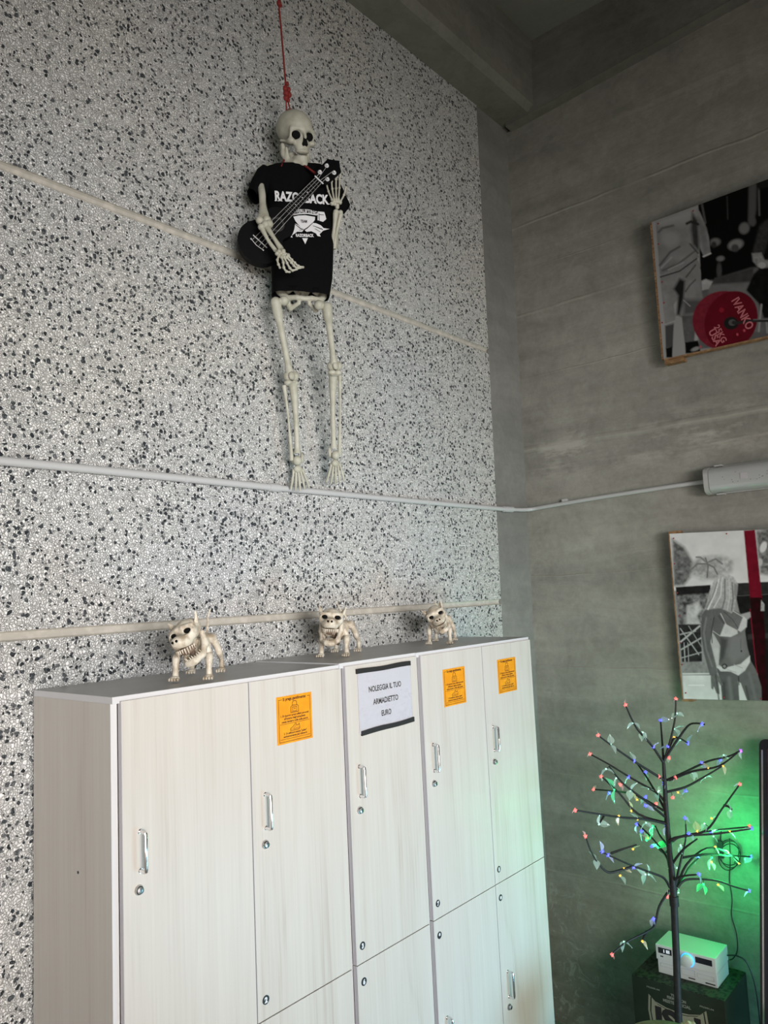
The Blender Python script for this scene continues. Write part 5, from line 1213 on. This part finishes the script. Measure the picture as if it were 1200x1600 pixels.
# ================================================================== BEER CARTON AND STEREO
BX = 3.622; BY0, BY1 = 1.252, 1.671; BZ = 0.355
t = thing('beer_carton', 'dark green beer carton with a cream shield label, under the stereo', 'box', (BX+0.16, (BY0+BY1)/2, FL))
bm = B(); box(bm, (BX, BY0, FL), (BX+0.315, BY1, BZ), 0, 0.003)
for f in bm.faces:
    if f.calc_center_median().z > BZ-0.002: f.material_index = 1
obj('carton', bm, ['box', 'boxtop'], t)
yc = on_x(1060, 1575, BX).y; 
def BP(px, py): return on_x(px, py, BX-0.0012)
bm = B()
b3 = lambda x, y: (980+x/8, 1540+y/8)
def bpoly(bm, *xy):
    vs = [bm.verts.new(BP(*b3(xy[i], xy[i+1]))) for i in range(0, len(xy), 2)]; return bm.faces.new(vs)
# shield border and panel (sizes in metres around the carton's centre)
def shield(bm, k, x):
    pts = [(-0.130, 0.020), (-0.100, -0.005), (-0.05, -0.018), (0.0, -0.022), (0.05, -0.018), (0.10, -0.005), (0.130, 0.020), (0.137, -0.05), (0.125, -0.14), (0.07, -0.21), (0, -0.24), (-0.07, -0.21), (-0.125, -0.14), (-0.137, -0.05)]
    cz = BZ-0.085
    vs = [bm.verts.new((x, (BY0+BY1)/2+0.004-a*k, cz+(-0.10+(b+0.10)*k))) for a, b in pts]
    bm.faces.new(vs)
shield(bm, 1.0, BX-0.0010); obj_flat('label_shield', bm, 'cream', t, (-1, 0, 0))
bm = B(); shield(bm, 0.93, BX-0.0016); obj_flat('label_shield_line', bm, 'box', t, (-1, 0, 0))
bm = B(); shield(bm, 0.89, BX-0.0022); obj_flat('label_panel', bm, 'cream', t, (-1, 0, 0))
bm = B(); add_text(bm, 'IS  I', 0.125, (BX-0.003, (BY0+BY1)/2+0.004, BZ-0.200), (0, -1, 0), (0, 0, 1), 0.205, 0.007); obj_flat('lettering', bm, 'ink', t, (-1, 0, 0))
bm = B()
for s, dz, wd, sz in (('THE IS', -0.045, 0.050, 0.014), ('FERMENTION', -0.060, 0.085, 0.017), ('MEISTER SPECIAL', -0.079, 0.125, 0.018)):
    add_text(bm, s, sz, (BX-0.002, (BY0+BY1)/2+0.004, BZ+dz), (0, -1, 0), (0, 0, 1), wd, 0.0006)
add_text(bm, 'PREMIUM', 0.010, (BX-0.002, BY1-0.10, BZ-0.038), (0, -1, 0), (0, 0, 1), 0.06, 0.0002); add_text(bm, 'PREMIUM', 0.010, (BX-0.002, BY0+0.08, BZ-0.055), (0, -1, 0), (0, 0, 1), 0.06, 0.0002)
obj_flat('lettering', bm, mat('pale_carton_print', (0.26, 0.27, 0.22), 0.6), t, (-1, 0, 0))
# stereo (two stacked silver units)
ax = 3.705; ay0, ay1 = 1.305, 1.578
t = thing('stereo_receiver', 'small silver-white stereo with a blue ring knob on top of the green carton', 'stereo', (ax+0.08, (ay0+ay1)/2, BZ))
bm = B(); box(bm, (ax+0.004, ay0+0.002, BZ+0.001), (ax+0.165, ay1-0.002, BZ+0.062), 0, 0.003); lo_ = obj('player_unit', bm, 'amp', t)
bm = B(); box(bm, (ax-0.004, ay0, BZ+0.064), (ax+0.168, ay1, BZ+0.131), 0, 0.003); hi_ = obj('receiver_unit', bm, 'amp', t)
kz = BZ+0.083; ky = (ay0+ay1)/2-0.012
for a, b in ((ay1-0.012, ay1-0.075), (ky-0.035, ay0+0.016)):
    bm = B(); box(bm, (ax-0.0055, b, BZ+0.094), (ax-0.0035, a, BZ+0.119)); obj('display', bm, 'screen', hi_)
bm = B()
for k, s in enumerate((0.0, 0.012, 0.018, 0.024)): box(bm, (ax-0.0065, ay1-0.038-s-0.003, BZ+0.100), (ax-0.0054, ay1-0.038-s, BZ+0.114))
obj('display_digits', bm, 'digit', hi_)
bm = B(); lathe_disc(bm, (ax-0.004, ky, kz+0.012), (-1, 0, 0), [(0, 0.030), (0.004, 0.030), (0.0045, 0.026)], 32); obj('knob_ring', bm, 'ring', hi_, True)
bm = B(); lathe_disc(bm, (ax-0.0065, ky, kz+0.012), (-1, 0, 0), [(0, 0.0265), (0.018, 0.0255), (0.020, 0.023)], 32); obj('volume_knob', bm, 'amp', hi_, True, 40)
def outline(bm, x, y0_, y1_, z0_, z1_, w=0.0008):
    for a in ((y0_, y1_, z0_, z0_+w), (y0_, y1_, z1_-w, z1_), (y0_, y0_+w, z0_, z1_), (y1_-w, y1_, z0_, z1_)): box(bm, (x-0.0008, a[0], a[2]), (x+0.0005, a[1], a[3]))
bm = B(); outline(bm, ax+0.0035, ay1-0.085, ay1-0.015, BZ+0.032, BZ+0.048); outline(bm, ax+0.0035, ay0+0.10, ay0+0.16, BZ+0.022, BZ+0.05); outline(bm, ax+0.0035, ay0+0.015, ay0+0.09, BZ+0.026, BZ+0.044); obj('drawer_outline', bm, 'edge', lo_)
bm = B(); add_text(bm, 'TechnoHiFi', 0.011, (ax+0.0025, ky-0.01, BZ+0.012), (0, -1, 0), (0, 0, 1), 0.032, 0.0003); bm.free()
bm = B(); box(bm, (ax+0.002, ky-0.024, BZ+0.012), (ax+0.0042, ky+0.006, BZ+0.016)); box(bm, (ax+0.002, ay0+0.012, BZ+0.010), (ax+0.0042, ay0+0.055, BZ+0.0145)); obj('badge', bm, 'ink', lo_)
bm = B(); box(bm, (ax-0.0052, ay1-0.034, BZ+0.078), (ax-0.0035, ay1-0.020, BZ+0.083), 0, 0.0005); obj('button', bm, 'ink', hi_)
bm = B(); pc_ = [(ax+0.15, ay0-0.001, BZ+0.09), (ax+0.17, ay0-0.04, BZ+0.09), (ax+0.19, ay0-0.075, BZ+0.06), (ax+0.2, ay0-0.10, BZ-0.05), (ax+0.2, ay0-0.105, BZ-0.25), (ax+0.2, ay0-0.105, FL+0.006)]
tube(bm, smoothpath(pc_, 5), 0.003, 8); obj('power_cable', bm, 'black', t, True)

# ================================================================== LED TREE
TX, TY = 3.40, 1.37
fwd = Vector((0.764, 0.645, 0)).normalized()
tree = thing('led_light_tree', 'dark artificial branch tree with glowing coloured leaf lights against the concrete wall', 'light tree', (TX, TY, FL))
def TPn(px, py, d=0.0): return on_pl(px, py, (TX, TY, 0), fwd, d)
def c3(x, y): return (880+x/3.75, 1080+y/3.75)
def c4(x, y): return (860+x/3.529, 1340+y/3.529)
trunk_px = [c3(588, 420), c3(596, 560), c3(600, 650), c3(612, 800), c3(625, 950), c3(640, 1100), c3(648, 1200)]
P_ = [TPn(*p) for p in trunk_px]+[TPn(1054.5, 1440), TPn(1057, 1500), TPn(1060, 1590)]
b0 = P_[-1]; P_.append(Vector((b0.x+0.002, b0.y+0.002, FL+0.01)))
bm = B(); n = len(P_); tube(bm, P_, [0.007, 0.009, 0.010, 0.0115, 0.0125, 0.014, 0.015, 0.015, 0.015, 0.0155, 0.0155], 12); obj('trunk', bm, 'treeb', tree, True)
bm = B(); tube(bm, [P_[6]+Vector((0, 0, 0.0)), P_[6]+Vector((0, 0, -0.04))], 0.020, 12); obj('trunk_joint', bm, 'treeb', tree, True)
bm = B(); box(bm, (b0.x-0.12, b0.y-0.12, FL), (b0.x+0.12, b0.y+0.12, FL+0.015), 0, 0.003); obj('base_plate', bm, 'black', tree)
BR = [
 (c3, [588, 420, 520, 320, 440, 230, 400, 160, 365, 80], -0.05), (c3, [588, 420, 580, 300, 570, 170], 0.1), (c3, [590, 410, 625, 300, 655, 160, 660, 50], 0.0),
 (c3, [600, 390, 680, 270, 735, 200, 780, 188, 830, 195], -0.1), (c3, [620, 330, 650, 275, 690, 280, 730, 305], 0.12),
 (c3, [590, 520, 430, 420, 300, 330, 205, 260], -0.12), (c3, [590, 640, 540, 590, 400, 510, 270, 430, 160, 370], 0.08), (c3, [600, 740, 480, 640, 350, 540, 270, 440], -0.18),
 (c3, [590, 700, 430, 610, 340, 590, 180, 575], 0.15), (c3, [600, 770, 440, 720, 330, 600, 225, 500], 0.0), (c3, [600, 775, 480, 750, 350, 740, 240, 725, 70, 697], -0.2), (c3, [240, 725, 230, 745, 215, 770], -0.15),
 (c3, [600, 700, 540, 590, 480, 490, 430, 420], 0.2), (c3, [610, 520, 700, 480, 850, 410, 960, 385, 1035, 350], 0.18), (c3, [620, 522, 760, 470, 910, 440, 1020, 362], -0.1),
 (c3, [610, 590, 720, 560, 830, 500, 930, 440], 0.05), (c3, [620, 900, 650, 860, 830, 820, 930, 690, 1035, 545], -0.1), (c3, [940, 670, 965, 675, 990, 695], -0.08),
 (c3, [630, 930, 660, 860, 900, 815, 1090, 795], 0.2), (c3, [640, 880, 700, 850, 900, 835, 1105, 805], 0.02), (c3, [640, 1010, 700, 930, 785, 865], -0.12),
 (c3, [660, 1170, 720, 1020, 840, 920, 960, 945, 1035, 1005], 0.22), (c3, [700, 975, 850, 955, 960, 962, 1100, 970], 0.25), (c3, [665, 1160, 700, 1115, 760, 1100, 900, 1110, 1000, 1145, 1090, 1170], 0.05),
 (c3, [655, 1150, 690, 990, 718, 870, 718, 780], 0.0), (c3, [625, 1150, 590, 1095, 520, 1065, 400, 1020, 330, 990, 220, 940], -0.1), (c3, [400, 1030, 330, 1050, 260, 1060, 200, 1000, 160, 930, 135, 860], -0.2),
 (c3, [280, 950, 350, 925, 430, 900], 0.05), (c3, [620, 1020, 600, 960, 520, 860, 430, 770], 0.12), (c3, [610, 900, 570, 850, 540, 790], 0.2), (c3, [655, 1150, 700, 1100, 740, 1030, 800, 970], 0.3),
 (c4, [655, 180, 600, 270, 575, 370, 530, 410, 420, 465, 340, 530], -0.15), (c4, [530, 408, 515, 440, 507, 465], -0.12), (c3, [640, 1110, 690, 1085, 780, 1075], -0.1), (c3, [610, 940, 585, 945, 560, 925], 0.18)]
branches = []
for ci, (cf, pts, amp) in enumerate(BR):
    px = [cf(pts[i], pts[i+1]) for i in range(0, len(pts), 2)]; n = len(px)
    stem_off = 0.0 if ci not in (11, 17, 26, 27, 32) else amp*0.7
    off = [stem_off+(amp-stem_off)*(i/(n-1)) for i in range(n)]
    P_ = smoothpath([TPn(*p, o) for p, o in zip(px, off)], 4)
    bm = B(); k = len(P_); tube(bm, P_, [0.0058-0.0026*i/(k-1) for i in range(k)], 7)
    o = obj('branch', bm, 'treeb', tree, True); branches.append((px, off, o))
# leaf cover template: pointed, curved leaf; local +Y length
def leafbm(M4):
    bm = B(); n = 8; rows = []
    for i in range(n+1):
        u = i/n; w = 0.42*math.sin(math.pi*min(1, u**0.75))*(1-u*0.25); row = []
        for j in (-1, -0.5, 0, 0.5, 1): row.append(bm.verts.new(M4 @ Vector((j*w, u, 0.16*j*j*w*2-0.22*(u-0.5)**2+0.05*(abs(j) == 0.5)))))
        rows.append(row)
    for a, b in zip(rows[:-1], rows[1:]):
        for j in range(4): bm.faces.new((a[j], a[j+1], b[j+1], b[j]))
    return bm
rl = random.Random(11)
LED = {
 'red': [365, 80, 660, 45, 205, 258, 158, 368, 222, 500, 178, 575, 70, 697, 130, 850, 620, 390, 645, 635, 1035, 545, 600, 630, 330, 550, 560, 500, 1090, 790, 545, 660, 660, 505],
 'blue': [570, 172, 815, 192, 730, 305, 528, 328, 415, 408, 383, 503, 482, 475, 592, 545, 720, 592, 810, 420, 922, 402, 485, 615, 270, 597, 478, 675, 712, 730, 605, 793, 430, 780, 458, 820, 512, 915, 228, 940, 262, 960, 412, 1032, 735, 835, 790, 972, 865, 828, 1105, 805, 1100, 970, 1090, 1170, 800, 1070, 615, 325],
 'violet': [1040, 350],
 'amber': [650, 270, 850, 452, 935, 438, 430, 642, 325, 732, 395, 705, 495, 860, 870, 745, 785, 820, 975, 822, 890, 912, 355, 1040, 335, 1090, 675, 600, 435, 750, 965, 945, 1030, 1008, 905, 1140, 410, 930, 867, 1015],
 'green': [300, 575, 520, 790, 555, 915, 870, 975, 820, 1140, 480, 880],
 'pale': [650, 220, 940, 375, 980, 700, 210, 780, 680, 900, 480, 1080, 190, 985, 665, 1035, 675, 1180, 820, 770, 395, 580, 555, 590, 500, 570, 465, 240, 485, 770, 880, 850, 310, 510, 245, 460, 755, 475, 830, 505, 410, 185, 278, 312, 665, 130, 685, 285]}
LW = [('blue', 568, 338, c4), ('red', 645, 215, c4), ('red', 340, 535, c4), ('pale', 405, 463, c4), ('amber', 507, 462, c4), ('pale', 540, 98, c4)]
allLED = [(k, v[i], v[i+1], c3) for k, v in LED.items() for i in range(0, len(v), 2)]+LW
for col_, x, y, cf in allLED:
    p = cf(x, y); best = None
    for (px, off, o) in branches:
        for i in range(len(px)-1):
            a = np.array(px[i]); b = np.array(px[i+1]); ab = b-a; tt = float(np.clip((np.array(p)-a)@ab/(ab@ab), 0, 1)); d = np.hypot(*(a+ab*tt-np.array(p)))
            if best is None or d < best[0]: best = (d, off[i]+(off[i+1]-off[i])*tt, o, a+ab*tt)
    d0 = best[1]; par = best[2]
    bp = p if best[0] < 5 else tuple(best[3]*0.25+np.array(p)*0.75)
    c = TPn(*bp, d0); r = 0.0062 if col_ in ('blue', 'red', 'violet') else 0.0042
    if col_ == 'pale': r = 0.0034
    bm = B(); ball(bm, c, r, sub=2)
    if best[0] > 2.0: tube(bm, [c, TPn(*best[3], d0)], 0.0012, 5, mi=1)
    # little petals around the bulb
    for q in range(5):
        a = q*2*math.pi/5+rl.random(); v = Vector((math.cos(a)*0.65, -math.cos(a)*0.76, math.sin(a)))*r*1.25; ball(bm, c+v, r*0.30, sub=1)
    obj('bulb', bm, ['bulb_'+col_, 'treeb'], par, True)
    big = {(300, 575): 0.062, (520, 790): 0.050, (555, 915): 0.060, (870, 975): 0.055, (820, 1140): 0.045, (480, 880): 0.042, (650, 220): 0.045, (680, 900): 0.045, (670, 780): 0.04}.get((x, y), rl.uniform(0.032, 0.046) if col_ != 'red' else rl.uniform(0.016, 0.030))
    for rep in range(2 if col_ in ('green', 'pale') and big > 0.03 else 1):
        an = rl.uniform(-2.6, 2.6) if rl.random() < 0.45 else rl.uniform(2.3, 4.0)
        rt_ = look_matrix(c, Vector((math.sin(an)*0.65, -math.sin(an)*0.76, math.cos(an))), rl.uniform(-0.9, 0.9), big)
        obj('leaf', leafbm(rt_), 'leaf_'+(col_ if rl.random() < 0.8 else 'pale'), par, True)
# real light of the bright green lamps
for (x, y, e_, cf) in ((960, 905, 3.0, c3), (1000, 985, 2.4, c3), (885, 1000, 1.3, c3), (540, 900, 0.35, c3), (300, 575, 0.25, c3), (1010, 1230, 1.0, c3)):
    d = bpy.data.lights.new('green_led', 'POINT'); d.energy = e_; d.color = (0.05, 1.0, 0.26); d.shadow_soft_size = 0.02
    o = bpy.data.objects.new('green_led', d); COL.objects.link(o); o.parent = tree; o.location = TPn(*cf(x, y), 0.16 if x > 800 else 0.08)-ORG[tree.name]
# coiled supply cable
bm = B(); cp = []
cc = c3(960, 960)
def wallp(px, py): return on_x(px, py, 3.93)
for k in range(60):
    a = k/60*2*math.pi*3.2; rr = 17+3.5*math.sin(k*0.4); cp.append(wallp(cc[0]+2+rr*0.95*math.cos(a)+0.04*k, cc[1]-1+rr*1.15*math.sin(a))+Vector((-0.01-0.004*math.sin(a*1.3), 0, 0)))
tube(bm, smoothpath(cp, 2), 0.0022, 6)
tube(bm, smoothpath([wallp(1140, 1310), wallp(1141, 1345), wallp(1140, 1375), wallp(1144, 1405), wallp(1143, 1430), wallp(1151, 1460), wallp(1152, 1485), wallp(1146, 1497), wallp(1140, 1500)], 5), 0.0024, 6)
tube(bm, smoothpath([wallp(1127, 1297), wallp(1126, 1315), wallp(1130, 1335)], 4), 0.003, 6)
for q in (c3(925, 892), c3(930, 950)): 
    p = wallp(*q)+Vector((-0.015, 0, 0)); box(bm, p-Vector((0.008, 0.012, 0.016)), p+Vector((0.008, 0.012, 0.016)))
obj('supply_cable', bm, 'black', tree, True, 50)

# ================================================================== LEANING PANEL AT THE RIGHT EDGE
pt = on_x(1186, 1154, 3.90); py_ = pt.y
pb = on_x(1187, 1600, 3.54)
slope = (pt.x-pb.x)/(pt.z-pb.z); xf = pb.x-(pb.z-FL)*slope
t = thing('leaning_panel', 'black-framed dark reddish panel leaning against the concrete wall at the right edge', 'panel', (xf, py_-0.4, FL))
dz = Vector((pt.x-xf, 0, pt.z-FL)); hgt = dz.length; dz.normalize(); dyv = Vector((0, -1, 0)); nx_ = dyv.cross(dz).normalized()
if nx_.x > 0: nx_ = -nx_
def LP(u, v, n=0.0): return Vector((xf, py_, FL))+dyv*u+dz*v+nx_*n
wdt = 0.75; hgt += 0.0
def rrect(u0, u1, v0, v1, r, n):
    out = []
    for (cu, cv, a0) in ((u1-r, v1-r, 0), (u0+r, v1-r, 90), (u0+r, v0+r, 180), (u1-r, v0+r, 270)):
        for k in range(6): a = R(a0+k*18); out.append(LP(cu+r*math.cos(a), cv+r*math.sin(a), n))
    return out
bm = B(); prism(bm, rrect(0, wdt, 0.004, hgt, 0.03, 0.0), -nx_*0.035); obj('frame', bm, 'frame', t)
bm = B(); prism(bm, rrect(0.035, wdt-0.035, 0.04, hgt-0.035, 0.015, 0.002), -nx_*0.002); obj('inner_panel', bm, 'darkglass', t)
bm = B(); prism(bm, [LP(0.010, 0.25, 0.003), LP(0.017, 0.25, 0.003), LP(0.017, hgt-0.05, 0.003), LP(0.010, hgt-0.05, 0.003)], -nx_*0.004); obj('metal_strip', bm, 'chrome', t)
# tan seat top at the lower edge and the crumpled paper on it
c = on_z(1050, 1640, 0.30)
seat_c = on_pl(1040, 1617, (3.02, 1.18, 0), fwd, 0.0)
t = thing('round_stool', 'tan leather round stool whose top just shows at the bottom edge', 'stool', (seat_c.x, seat_c.y, FL))
bm = B(); topz = seat_c.z
prof_ = [(FL+0.09, 0.10), (topz-0.11, 0.125), (topz-0.10, 0.150), (topz-0.05, 0.160), (topz-0.025, 0.150), (topz-0.008, 0.110), (topz, 0.05), (topz, 0.001)]
lathe_disc(bm, (seat_c.x, seat_c.y, 0), (0, 0, 1), prof_, 40); obj('seat', bm, 'tan', t, True, 60)
for a in (45, 135, 225, 315):
    bm = B(); p = Vector((seat_c.x+0.08*math.cos(R(a)), seat_c.y+0.08*math.sin(R(a)), 0)); tube(bm, [p+Vector((0, 0, FL)), p+Vector((0, 0, FL+0.10))], [0.012, 0.018], 10); obj('leg', bm, 'black', t, True)
cr = on_pl(1078, 1610, (3.02, 1.18, 0), fwd, 0.0)
bm = B(); ball(bm, (cr.x, cr.y, topz+0.018), (0.030, 0.030, 0.024), sub=4)
for v in bm.verts:
    k = math.sin(v.co.x*190)*math.sin(v.co.y*170+1)*math.sin(v.co.z*210); v.co += (v.co-Vector((cr.x, cr.y, topz+0.018)))*k*0.22
o = obj('crumpled_paper', bm, 'crump', None, True, 30); tag(o, 'pale crumpled paper ball on the tan stool in front of the carton', 'paper')
print('scene built', len(bpy.data.objects))
